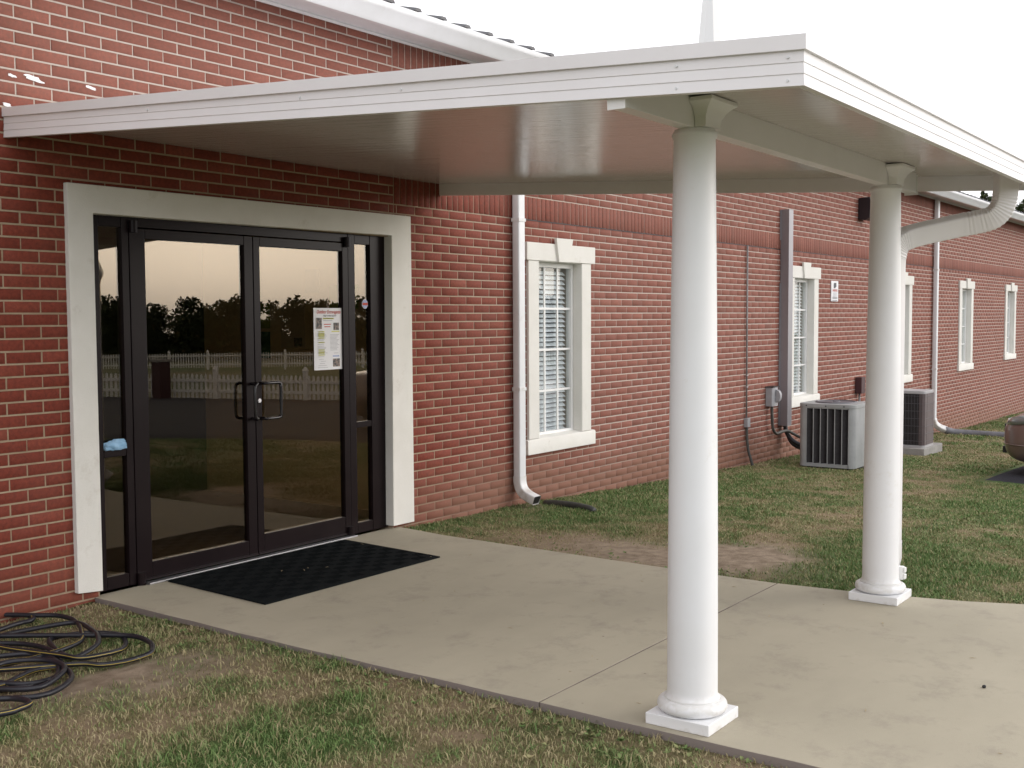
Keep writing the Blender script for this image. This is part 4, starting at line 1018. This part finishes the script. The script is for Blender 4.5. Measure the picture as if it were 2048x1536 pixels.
# sign
t = thing('wall_sign', (15.9, -.01, 1.79), 'small white warning sign with a black pictogram on the brick wall', 'sign')
MB().box(15.765, 16.045, -.014, -.004, 1.785, 2.075).build('panel', M['paper'], t, bevel=.002)
sx = 15.905
MB().prism([(sx-.05, 1.99), (sx-.045, 2.045), (sx+.05, 2.050), (sx+.055, 1.995), (sx+.0, 1.972), (sx-.045, 1.972)], 'y', -.0165, -.015).build('pictogram', M['ink_dark'], t)
put_text('WARNING', .05, sx, 1.925, -.0165, M['ink_red'], t, width=.20)
mb = MB()
for k in range(6): mb.quad((sx-.08, -.0163, 1.905-k*.011), (sx+.08, -.0163, 1.905-k*.011), (sx+.08, -.0163, 1.909-k*.011), (sx-.08, -.0163, 1.909-k*.011))
mb.build('print', M['ink_grey'], t)
mb = MB()
for z_ in (1.822, 1.838, 1.795): mb.quad((sx-.10, -.0163, z_), (sx+.10, -.0163, z_), (sx+.10, -.0163, z_+.007), (sx-.10, -.0163, z_+.007))
mb.build('print', M['ink_dark'], t)
# wall pack light
t = thing('wall_light', (17.05, -.1, 3.1), 'dark boxy wall light mounted high on the brick beside the far column', 'wall light')
MB().prism([(-.003, 3.02), (-.003, 3.33), (-.17, 3.34), (-.19, 3.27), (-.17, 3.03), (-.1, 3.0)], 'x', 16.90, 17.16).build('housing', M['light_box'], t, bevel=.006)
MB().prism([(-.193, 3.26), (-.172, 3.035), (-.2, 3.05), (-.21, 3.24)], 'x', 16.93, 17.13).build('lens', M['light_glass'], t)
# brown box
t = thing('brown_meter_box', (17.0, -.05, .4), 'small dark brown box on the wall behind the far column', 'electrical box')
MB().box(16.86, 17.03, -.10, -.003, .41, .655).build('box', M['brown_box'], t, bevel=.005)
MB().tube([(16.95, -.04, .41), (16.95, -.04, .1), (16.95, -.05, -.38)], circ(.015, 10), up=(0, 1, 0)).build('conduit', M['conduit'], t, smooth=True)

# ------------------------------------------------------------------ condensers
def rbox(x0, x1, y0, y1, r_, n=6):
    return [((x0+x1)/2+a, (y0+y1)/2+b_) for a, b_ in rrect(x1-x0, y1-y0, r_, n)]
t = thing('condenser_unit', (13.52, -.9, -.27), 'light grey condenser unit with six slanted louvres on its near face', 'air conditioner')
X0, X1, Y0, Y1, ZB, ZT = 13.15, 13.80, -1.245, -.56, -.225, .53
MB().prism(rbox(X0-.03, X1+.1, Y0-.03, Y1+.05, .03), 'z', -.32, -.262).build('pad', M['concrete_grey'], t)
MB().prism(rbox(X0+.02, X1-.02, Y0+.02, Y1-.02, .07), 'z', -.262, ZB-.001).build('base', M['coil'], t)
# cabinet: rounded corners, open louvre panel on -x face
cb_ = MB(); ly0, ly1, lz0, lz1 = -1.178, -.655, -.185, .475
poly = rbox(X0, X1, Y0, Y1, .075)
n = len(poly)
for i in range(n):
    a, b_ = poly[i], poly[(i+1) % n]
    if abs(a[0]-X0) < 1e-6 and abs(b_[0]-X0) < 1e-6:    # the louvred face
        for (p, q, z0, z1) in ((Y1-.075, ly1, ZB, ZT), (ly0, Y0+.075, ZB, ZT), (ly1, ly0, lz1, ZT), (ly1, ly0, ZB, lz0)):
            cb_.quad((X0, p, z0), (X0, q, z0), (X0, q, z1), (X0, p, z1))
    else: cb_.quad((a[0], a[1], ZB), (b_[0], b_[1], ZB), (b_[0], b_[1], ZT), (a[0], a[1], ZT))
cab = cb_.build('cabinet', M['ac_grey'], t)
pw_ = (ly1-ly0)/6
for k in range(6):
    y1 = ly1-k*pw_; y0 = y1-pw_
    lm = MB(); dz = .075
    # slanted dark grille: at the face on the left (y1), set deep on the right (y0)
    lm.quad((X0+.004, y1-.010, lz0), (X0+dz, y0+.002, lz0), (X0+dz, y0+.002, lz1), (X0+.004, y1-.010, lz1))
    lo = lm.build('louvre_grille', M['coil'], cab)
    rbm = MB(); rbm.box(X0-.002, X0+.006, y1-.009, y1+.0005, lz0, lz1)
    rbm.add([(X0+.001, y1-.012, lz1), (X0+.001, y0, lz1), (X0+dz, y0, lz1)], [(0, 1, 2)]); rbm.add([(X0+.001, y1-.012, lz0), (X0+.001, y0, lz0), (X0+dz, y0, lz0)], [(0, 1, 2)])
    rbm.quad((X0+.001, y0+.0012, lz0), (X0+dz, y0+.0012, lz0), (X0+dz, y0+.0012, lz1), (X0+.001, y0+.0012, lz1))
    rbm.build('louvre_rib', M['ac_grey'], cab)
tp = MB().prism(rbox(X0-.006, X1+.006, Y0-.006, Y1+.006, .08), 'z', ZT-.045, ZT+.002).build('top_cover', M['ac_grey'], t, bevel=.006)
MB().lathe([(.25, ZT+.0025), (.24, ZT+.016), (.225, ZT+.016), (.22, ZT+.006), (.05, ZT+.01), (.04, ZT+.02)], (X0+X1)/2+.02, (Y0+Y1)/2, 32).build('fan_ring', M['wire'], tp)
for yy in (-.66, -.90, -1.12): MB().box(X0-.009, X0-.0061, yy-.007, yy+.007, ZT-.030, ZT-.016).build('screw', M['coil'], tp)

t = thing('old_condenser', (16.45, -.78, -.36), 'older brown condenser unit behind wire guards on a concrete pad', 'air conditioner')
MB().box(15.97, 16.90, -1.275, -.30, -.42, -.262).build('pad', M['concrete_grey'], t, bevel=.01)
X0, X1, Y0, Y1, ZB, ZT = 16.13, 16.60, -1.225, -.50, -.235, .515
MB().prism(rbox(X0-.008, X1+.008, Y0-.008, Y1+.008, .05), 'z', -.2615, ZB).build('base_rail', M['ac_top'], t)
core = MB().prism(rbox(X0+.012, X1-.012, Y0+.012, Y1-.012, .05), 'z', ZB+.001, ZT-.03).build('coil', M['coil'], t)
MB().box(X0+.001, X0+.011, Y0+.075, Y0+.076, ZB+.001, ZT-.03)
MB().prism(rbox(X0-.004, X1+.004, Y0-.004, Y1+.004, .055), 'z', ZT-.03, ZT+.012).build('top_cover', M['ac_top'], t, bevel=.006)
cn = MB(); cn.prism([(X0+.0, Y0+.075), (X0, Y0+.03), (X0+.03, Y0), (X0+.12, Y0), (X0+.12, Y0+.011), (X0+.035, Y0+.0115), (X0+.0115, Y0+.035), (X0+.0115, Y0+.075)], 'z', ZB+.001, ZT-.031)
cn.build('corner_panel', M['ac_brown'], t)
cn = MB(); cn.prism([(X0+.13, Y0), (X1, Y0), (X1, Y0+.011), (X0+.13, Y0+.011)], 'z', ZB+.001, ZT-.031); cn.build('side_panel', M['ac_brown'], t)
gd = MB()
for k in range(7):
    z = ZB+.06+k*.105; gd.box(X0-.010, X0-.006, Y0+.02, Y1, z-.002, z+.002)
for k in range(15):
    y = Y0+.05+k*.042; gd.box(X0-.0095, X0-.0065, y-.001, y+.001, ZB+.01, ZT-.035)
for k in range(7):
    z = ZB+.06+k*.105; gd.box(X0, X1, Y0-.010, Y0-.006, z-.002, z+.002)
o = gd.build('wire_guard', M['wire'], t); o['kind'] = 'stuff'

# flexible drain pipe at second downspout
ptsf = catmull([(21.12, -.22, -.485), (21.22, -.36, -.53), (21.30, -.62, -.545), (21.30, -1.0, -.55), (21.33, -1.4, -.55), (21.4, -1.9, -.56)], 26)
sc_ = [1+(.05 if i % 2 else -.05)*(1 if i > 60 else .25) for i in range(len(ptsf))]
tag(MB().tube(ptsf, circ(.062, 20), scale=sc_).build('drain_pipe', M['flex'], smooth=True), 'grey corrugated drain pipe lying on the grass below the far downspout', 'pipe')
# half buried black pipe
tag(MB().tube(catmull([(8.235, -.16, -.055), (8.20, -.30, -.038), (8.16, -.50, -.030), (8.11, -.68, -.034), (8.10, -.74, -.05)], 6), circ(.034, 16)).build('drain_tube', M['pipe'], smooth=True), 'short dark pipe half sunk in the grass below the near downspout', 'pipe')

# ------------------------------------------------------------------ car
def make_car(ox, oy, oz):
    t = thing('parked_car', (ox, oy-2.3, oz), 'brown sedan with its nose just inside the right edge of the view', 'car')
    def body_loft(stations, name, matl, par, sub=2):
        mb = MB(); n = len(stations[0][1]); vs = []; 
        for (y, sec_) in stations: vs += [(ox+a, oy+y, oz+b_) for a, b_ in sec_]
        fs = [(i*n+k, i*n+(k+1) % n, (i+1)*n+(k+1) % n, (i+1)*n+k) for i in range(len(stations)-1) for k in range(n)]
        fs += [tuple(range(n)), tuple(range(len(stations)*n-1, (len(stations)-1)*n-1, -1))]
        o = mb.add(vs, fs).build(name, matl, par, smooth=True)
        s_ = o.modifiers.new('s', 'SUBSURF'); s_.levels = sub; s_.render_levels = sub
        return o
    def sect(w_, zb, zm, zt, crown=.03):
        h = [(w_*.0, zb), (w_*.55, zb), (w_*.88, zb+.01), (w_*.97, zb+.08), (w_*1.0, zb+(zm-zb)*.45), (w_*1.0, zb+(zm-zb)*.55), (w_*.985, zm), (w_*.90, zt-.02), (w_*.6, zt+crown*.6), (0, zt+crown)]
        return h + [(-a, b_) for a, b_ in h[-2:0:-1]]
    st_ = [(.0, sect(.50, .36, .52, .56)), (-.03, sect(.66, .27, .56, .62)), (-.10, sect(.78, .21, .60, .66)), (-.22, sect(.85, .17, .63, .71)), (-.30, sect(.87, .17, .65, .73)), (-.55, sect(.885, .20, .68, .78)),
           (-1.2, sect(.90, .20, .74, .90)), (-1.9, sect(.905, .20, .78, .93)), (-3.2, sect(.905, .20, .80, .94)), (-3.9, sect(.89, .20, .80, .96)), (-4.4, sect(.86, .22, .80, .97)), (-4.66, sect(.80, .28, .76, .90)), (-4.74, sect(.62, .36, .66, .76))]
    body = body_loft(st_, 'body', M['car'], t)
    def gs(w0, w1, zt): 
        h = [(0, .88), (w0, .88), (w0*.98, .95), (w1, zt-.06), (w1*.85, zt), (0, zt+.02)]
        return h+[(-a, b_) for a, b_ in h[-2:0:-1]]
    body_loft([(-1.15, gs(.72, .70, .97)), (-1.35, gs(.78, .70, 1.08)), (-1.95, gs(.82, .62, 1.40)), (-2.7, gs(.82, .60, 1.43)), (-3.4, gs(.80, .58, 1.36)), (-4.0, gs(.74, .66, 1.05))], 'cabin_glass', M['car_glass'], t)
    body_loft([(-1.95, gs(.60, .56, 1.425)), (-2.05, gs(.6, .58, 1.44)), (-2.7, gs(.6, .58, 1.47)), (-3.25, gs(.58, .56, 1.42))], 'roof', M['car'], t)
    for sx_ in (-1, 1):
        for yy in (-.86, -3.72):
            wh = MB(); cx_ = ox+sx_*.80
            def wheel(prof_, m_, nm, par):
                mb = MB(); vs = []; n = 32
                for (r_, xx) in prof_:
                    for k in range(n): vs.append((cx_+sx_*xx, oy+yy+r_*math.cos(2*math.pi*k/n), oz+.32+r_*math.sin(2*math.pi*k/n)))
                fs = [(i*n+k, i*n+(k+1) % n, (i+1)*n+(k+1) % n, (i+1)*n+k) for i in range(len(prof_)-1) for k in range(n)]
                fs += [tuple(range(n)), tuple(range(len(prof_)*n-1, (len(prof_)-1)*n-1, -1))]
                return mb.add(vs, fs).build(nm, m_, par, smooth=True, autosmooth=35)
            ty = wheel([(.20, -.10), (.30, -.10), (.32, -.07), (.32, .07), (.30, .105), (.21, .108)], M['car_black'], 'wheel', t)
            wheel([(.20, .08), (.205, .11), (.19, .112), (.17, .09), (.05, .10), (.03, .105)], M['chrome'], 'rim', ty)
        # headlight: lens wrapped round the corner
        hl = MB(); pts_ = []
        for (a, y, z0, z1) in ((.52, -.045, .60, .655), (.66, -.085, .60, .675), (.76, -.15, .605, .695), (.83, -.25, .62, .715), (.865, -.38, .645, .735)):
            pts_.append((a, y, z0, z1))
        vs = []
        for (a, y, z0, z1) in pts_: vs += [(ox+sx_*(a+.012), oy+y+.022, oz+z0), (ox+sx_*(a), oy+y+.006, oz+z1), (ox+sx_*(a-.06), oy+y-.05, oz+z0), (ox+sx_*(a-.06), oy+y-.05, oz+z1-.02)]
        fs = []
        for i in range(4): fs += [(4*i, 4*i+4, 4*i+5, 4*i+1), (4*i+1, 4*i+5, 4*i+7, 4*i+3), (4*i+2, 4*i+6, 4*i+4, 4*i)]
        hl.add(vs, fs).build('headlight', M['lamp_lens'], t, smooth=True)
        MB().prism([(oy-.95, oz+.78), (oy-1.15, oz+.80), (oy-1.2, oz+.9), (oy-1.0, oz+.9)], 'x', ox+sx_*.90, ox+sx_*1.08).v
        mr = MB().box(ox+sx_*.90-.0, ox+sx_*1.06, oy-1.62, oy-1.50, oz+.92, oz+1.03) if sx_ > 0 else MB().box(ox-1.06, ox-.90, oy-1.62, oy-1.50, oz+.92, oz+1.03)
        mr.build('mirror', M['car'], t, bevel=.03, seg=3)
    MB().box(ox-.40, ox+.40, oy-.02, oy+.022, oz+.50, oz+.585).build('grille', M['car_black'], t, bevel=.01)
    MB().box(ox-.45, ox+.45, oy-.03, oy+.028, oz+.25, oz+.33).build('lower_grille', M['car_black'], t, bevel=.01)
    pl = MB().box(ox-.16, ox+.16, oy+.012, oy+.030, oz+.36, oz+.47).build('plate_holder', M['car_black'], t, bevel=.004)
    MB().box(ox-.15, ox+.15, oy+.0305, oy+.033, oz+.37, oz+.46).build('plate', M['paper'], pl)
    # bumper crease
    cr_ = [(-.60, -.025), (-.72, -.07), (-.82, -.16), (-.875, -.27), (-.895, -.45)]
    for sg in (-1, 1):
        MB().tube(catmull([(ox-sg*(a-.001 if a > 0 else a)*1.0, oy+y+.004, oz+.385) for a, y in cr_], 4), circ(.007, 6)).build('bumper_trim', M['car'], t, smooth=True)
make_car(14.40, -2.74, float(gz(14.4, -3.5))+.035)

# ------------------------------------------------------------------ grass
def blades(areas, name, lab):
    Vs = []; Fs = []; Ts = []; o = 0
    for (x0, x1, y0, y1, dens, ln, wd, cond) in areas:
        n = int((x1-x0)*(y1-y0)*dens); x = RNG.uniform(x0, x1, n); y = RNG.uniform(y0, y1, n)
        br = bare(x, y); gr = green(x, y)
        keep = (RNG.random(n) > br*1.05) & cond(x, y) & (RNG.random(n) < .5+.5*gr)
        x, y, gr = x[keep], y[keep], gr[keep]; n = len(x)
        z = gz(x, y)+.006+.022*(fbm(x, y, 1.6, 2)-.5)*((y > -6.5) & (x > 1) & (x < 20))
        a = RNG.uniform(0, 2*np.pi, n); l = ln*(.40+.75*RNG.random(n))*(.45+.6*gr)*(.55+.9*vnoise(x, y, 7, 11)); lean = l*RNG.uniform(.35, 1.25, n); h = l*RNG.uniform(.45, .95, n)
        b = a+RNG.uniform(-1.2, 1.2, n)
        w = wd*(.6+.8*RNG.random(n))/2
        sx, sy = -np.sin(b)*w, np.cos(b)*w
        base = np.stack([x, y, z-.012], 1); sd_ = np.stack([sx, sy, 0*sx], 1)
        mid = base+np.stack([np.cos(a)*lean*.35, np.sin(a)*lean*.35, h*.65+.008], 1)
        tip = base+np.stack([np.cos(a)*lean, np.sin(a)*lean, h+.008], 1)
        V = np.stack([base-sd_, base+sd_, mid+sd_*.8, tip, mid-sd_*.8], 1).reshape(-1, 3)
        # two tris+quad -> use quads (b0,b1,m1,m0) and (m0,m1,tip,tip') as degenerate-free: add tip offset
        k = np.arange(n)*5+o
        F = np.stack([k, k+1, k+2, k+4], 1); F2 = np.stack([k+4, k+2, k+3], 1)
        cl = vnoise(x, y, 11, 8); tone = np.clip(gr*.75+.22*RNG.standard_normal(n)+.55*(cl-.5)+.02, 0, 1)
        straw = RNG.random(n) < .16; tone[straw] *= .25
        Vs.append(V); Fs.append((F, F2)); Ts.append(tone); o += 5*n
    V = np.concatenate(Vs); Q = np.concatenate([f[0] for f in Fs]); T3 = np.concatenate([f[1] for f in Fs]); tn = np.concatenate(Ts)
    me = bpy.data.meshes.new(name); me.vertices.add(len(V)); me.vertices.foreach_set('co', V.astype(np.float32).ravel())
    idx = np.concatenate([Q.ravel(), T3.ravel()]).astype(np.int32); me.loops.add(len(idx)); me.loops.foreach_set('vertex_index', idx)
    nq, n3 = len(Q), len(T3); me.polygons.add(nq+n3)
    me.polygons.foreach_set('loop_start', np.concatenate([np.arange(nq)*4, nq*4+np.arange(n3)*3]).astype(np.int32))
    me.materials.append(M['grass']); me.update(calc_edges=True)
    at = me.attributes.new('tone', 'FLOAT', 'FACE'); at.data.foreach_set('value', np.concatenate([tn, tn]).astype(np.float32))
    print('blades', len(tn))
    return tag(link(name, me), lab, kind='stuff')
offslabL = lambda x, y: (x < 3.80) & (y < -.01)
def edge_x(y): return np.interp(-y, [0, .5, 2.2, 3.08, 3.6, 4.1, 4.7, 5.4, 6.0, 7.2, 8.2], [6.47, 6.40, 6.345, 6.34, 6.40, 6.52, 6.75, 7.0, 7.3, 6.95, 6.8])
def asph_x(y): return np.interp(-y, [2.6, 3.25, 4.8, 7.3, 9.2, 14], [13.0, 12.93, 12.42, 11.35, 9.5, 3.9])
offR = lambda x, y: (x > edge_x(y)+.01) & ((x < asph_x(y)) | (y > -2.60)) & (y < -.005)
blades([(1.6, 3.81, -5.2, 0, 9500, .038, .0042, offslabL), (-3, 1.6, -8, 0, 900, .045, .007, offslabL), (1.6, 3.81, -9, -5.2, 1200, .045, .006, offslabL),
        (6.3, 9.0, -4.6, 0, 8500, .026, .0045, offR), (9.0, 13.2, -5, 0, 4600, .027, .006, offR), (13.2, 18, -2.6, 0, 3200, .030, .008, offR), (18, 34, -2.6, 0, 1000, .036, .012, offR),
        (6.6, 12.5, -9, -4.6, 700, .045, .010, offR)], 'grass', 'short patchy green and straw coloured grass on the lawn')

def weeds():
    Vs = []; T = []
    def ros(x, y, r_, n, t):
        z = float(gz(x, y))+.012
        for k in range(n):
            a = random.uniform(0, 6.28); l_ = r_*random.uniform(.6, 1.2); w_ = l_*random.uniform(.22, .36); h = random.uniform(.2, .8)*l_
            c, s_ = math.cos(a), math.sin(a); p = np.array([x, y, z])
            Vs.append(np.array([p, p+[c*l_*.55-s_*w_, s_*l_*.55+c*w_, h*.8], p+[c*l_, s_*l_, h], p+[c*l_*.55+s_*w_, s_*l_*.55-c*w_, h*.8]])); T.append(min(1, max(0, t+random.uniform(-.15, .15))))
    for _ in range(620):
        q = random.random()
        if q < .22: y = random.uniform(-4.6, -.1); x = 3.80-abs(random.gauss(0, .12))-.03
        elif q < .42: y = random.uniform(-4.5, -.2); x = float(edge_x(y))+.03+abs(random.gauss(0, .15))
        elif q < .62: x = random.uniform(6.6, 15); y = -.03-abs(random.gauss(0, .12))
        elif q < .75: x = random.uniform(2, 3.75); y = random.uniform(-4.6, -.2)
        else: x = random.uniform(6.7, 14); y = random.uniform(-4.3, -.2)
        if x > asph_x(y)-.1: continue
        ros(x, y, random.uniform(.009, .024), random.randrange(5, 10), random.choice((.7, .8, .6, .45, .15)))
    V = np.concatenate(Vs); return tag(link('weeds', np_mesh('weeds', V, np.arange(len(V)).reshape(-1, 4), M['grass'], np.array(T))), 'small broad leaved weeds along the edges of the walk and wall', kind='stuff')
weeds()
# ------------------------------------------------------------------ far side seen in the door glass
def picket_fence(a, b_, name, label, post_h=1.0, ph=.86, sp=.12, base=0.0):
    a = Vector((*a, 0)); b_ = Vector((*b_, 0)); L_ = (b_-a).length; dr = (b_-a).normalized(); nr = Vector((-dr.y, dr.x, 0))
    c = (a+b_)/2; t = thing(name, (c.x, c.y, float(gz(c.x, c.y))), label, 'fence', 'picket fences across the lot')
    def bx(mb, s0, s1, d0, d1, z0a, z0b, h0, h1):
        p0, p1 = a+dr*s0, a+dr*s1
        vs = []
        for (p, z) in ((p0, z0a), (p1, z0b)):
            for d_ in (d0, d1):
                for h in (h0, h1): q = p+nr*d_; vs.append((q.x, q.y, z+h))
        mb.add(vs, [(0, 1, 3, 2), (4, 6, 7, 5), (0, 4, 5, 1), (2, 3, 7, 6), (1, 5, 7, 3), (0, 2, 6, 4)])
    g = lambda s: float(gz((a+dr*s).x, (a+dr*s).y))+base
    pk = MB(); s = .1; i = 0
    while s < L_:
        z = g(s); bx(pk, s-.033, s+.033, -.012, .012, z, z, .05, ph-.05)
        p = a+dr*s; 
        pk.add([tuple(p-dr*.033+nr*.011+Vector((0, 0, z+ph-.05))), tuple(p+dr*.033+nr*.011+Vector((0, 0, z+ph-.05))), tuple(p+nr*.011+Vector((0, 0, z+ph))),
                tuple(p-dr*.033-nr*.011+Vector((0, 0, z+ph-.05))), tuple(p+dr*.033-nr*.011+Vector((0, 0, z+ph-.05))), tuple(p-nr*.011+Vector((0, 0, z+ph)))], [(0, 1, 2), (3, 5, 4), (0, 2, 5, 3), (1, 4, 5, 2)])
        s += sp
    o = pk.build('pickets', M['fence'], t); o['kind'] = 'stuff'
    s = 0
    while s < L_-.5:
        for h in (.2, ph-.22): 
            r_ = MB(); bx(r_, s, min(s+2.4, L_), .013, .045, g(s), g(min(s+2.4, L_)), h, h+.08); r_.build('rail', M['fence'], t)
        z = g(s); p = MB(); bx(p, s-.06, s+.06, -.06, .06, z, z, -.1, post_h); q = a+dr*s
        p.lathe([(.085, z+post_h), (.085, z+post_h+.03), (.04, z+post_h+.10), (.01, z+post_h+.12)], q.x, q.y, 8); p.build('post', M['fence'], t)
        s += 2.4
picket_fence((14.5, -26.0), (23.6, -13.2), 'picket_fence', 'white picket fence across the parking lot, mirrored in the glass doors', post_h=.80, ph=.70)
picket_fence((38, -62), (60, -31), 'far_picket_fence', 'more distant white picket fence beyond the first, mirrored in the door glass', ph=.95, sp=.16, base=.15)
z = float(gz(19.1, -19.3))
bp = thing('brick_pillar', (19.1, -19.2, z), 'square brick pillar with a stone cap in the picket fence line', 'pillar')
MB().box(18.93, 19.27, -19.37, -19.03, z-.1, z+1.0).build('pier', M['brown_box'], bp); MB().box(18.89, 19.31, -19.41, -18.99, z+1.0, z+1.07).build('cap', M['concrete_grey'], bp)

def leaf_mesh(name, blobs, nl, size, tone0=.4, seed=1):
    rg = np.random.default_rng(seed); Vs = []; T = []
    per = nl//len(blobs)
    for (cx, cy, cz, rx, rz) in blobs:
        u = rg.standard_normal((per, 3)); u /= np.linalg.norm(u, axis=1)[:, None]; r_ = rg.random(per)**.45
        c = np.array([cx, cy, cz])+u*r_[:, None]*np.array([rx, rx, rz])
        e1 = rg.standard_normal((per, 3)); e1 /= np.linalg.norm(e1, axis=1)[:, None]; e2 = np.cross(e1, rg.standard_normal((per, 3))); e2 /= np.linalg.norm(e2, axis=1)[:, None]
        s_ = size*(.5+rg.random(per))[:, None]
        Vs.append(np.stack([c-e1*s_, c-e2*s_*.6, c+e1*s_, c+e2*s_*.6], 1)); T.append(np.clip(tone0+.3*rg.standard_normal(per), 0, .97))
    V = np.concatenate(Vs).reshape(-1, 3); F = np.arange(len(V)).reshape(-1, 4)
    return np_mesh(name, V, F, M['leaf'], np.concatenate(T))
def trunk_mesh(h, r_, seed):
    rg = random.Random(seed); mb = MB()
    mb.tube([(0, 0, -.5), (rg.uniform(-.1, .1), rg.uniform(-.1, .1), h*.4), (rg.uniform(-.2, .2), rg.uniform(-.2, .2), h*.95)], circ(r_, 8), scale=[1, .75, .2])
    for k in range(7):
        z = h*(.35+.08*k); a = rg.uniform(0, 6.28); l_ = h*.28*(1-.08*k)
        mb.tube([(0, 0, z), (math.cos(a)*l_*.5, math.sin(a)*l_*.5, z+l_*.3), (math.cos(a)*l_, math.sin(a)*l_, z+l_*.7)], circ(r_*.4, 6), scale=[1, .6, .15])
    return mb.mesh('trunk', M['trunk'])
crowns = []; trunks = []
for v_ in range(4):
    rg = random.Random(40+v_); bl = []
    for k in range(11):
        a = rg.uniform(0, 6.28); d_ = rg.uniform(.2, 2.6); bl.append((d_*math.cos(a), d_*math.sin(a), rg.uniform(1.8, 5.6), rg.uniform(1.0, 1.8), rg.uniform(.7, 1.3)))
    bl.append((0, 0, 6.0, 1.0, .9)); bl += [(rg.uniform(-2, 2), rg.uniform(-2, 2), 1.0, 1.8, 1.0) for _ in range(3)]
    crowns.append(leaf_mesh('crown', bl, 3000, .19, .35, v_)); trunks.append(trunk_mesh(6.0, .2, v_))
wv, wt = [], []
for row, (off, nn) in enumerate(((0, 30), (9, 26))):
    for k in range(nn):
        f = k/(nn-1); x = 62+off+(100-62)*f; y = -112-off*.6+(112-56)*f
        x += random.uniform(-1.0, 1.0); y += random.uniform(-1.5, 1.5)
        s_ = random.uniform(.66, 1.0)*(1.0 if row == 0 else 1.12); z = float(gz(x, y))-.2
        me = crowns[random.randrange(4)]; n = len(me.vertices); co = np.empty(n*3, np.float32); me.vertices.foreach_get('co', co); co = co.reshape(-1, 3)
        a_ = random.uniform(0, 6.28); c_, q_ = math.cos(a_), math.sin(a_)
        wv.append(np.stack([x+s_*(co[:, 0]*c_-co[:, 1]*q_), y+s_*(co[:, 0]*q_+co[:, 1]*c_), z+s_*co[:, 2]], 1)); tn = np.empty(n//4, np.float32); me.attributes['tone'].data.foreach_get('value', tn); wt.append(tn)
wv = np.concatenate(wv); tag(link('distant_wood', np_mesh('distant_wood', wv, np.arange(len(wv)).reshape(-1, 4), M['leaf'], np.concatenate(wt))), 'dark distant wood beyond the picket fences, mirrored in the door glass', kind='stuff')
# tree tops behind the roof
def pine(name, x, y, top, label, seed):
    rg = random.Random(seed); z0 = -1.5
    t = thing(name, (x, y, z0), label, 'tree'); mb = MB()
    mb.tube([(x, y, z0), (x+.1, y, z0+(top-z0)*.6), (x, y, top-.05)], circ(.17, 8), scale=[1, .6, .12])
    bl = []
    for k in range(26):
        z = top-.25-k*.22; a = rg.uniform(0, 6.28); l_ = .3+.16*k**.8
        e_ = (x+math.cos(a)*l_, y+math.sin(a)*l_, z+.3*l_); mb.tube([(x, y, z-.1), e_], circ(.03, 5), scale=[1, .3])
        bl.append((e_[0], e_[1], e_[2], .22+.012*k, .20)); bl.append(((x+e_[0])/2, (y+e_[1])/2, (z+e_[2])/2, .2, .15))
    bl.append((x, y, top, .12, .2))
    mb.build('trunk', M['trunk'], t)
    link('crown', leaf_mesh('crown', bl, 2600, .085, .5, seed), t)
pine('tall_pine', 67.8, 10.0, 8.35, 'sparse pine top just showing above the roof near the canopy elbow', 5)
pine('tall_pine', 78.4, 9.9, 8.7, 'pine top above the roof at the right edge of the view', 9)
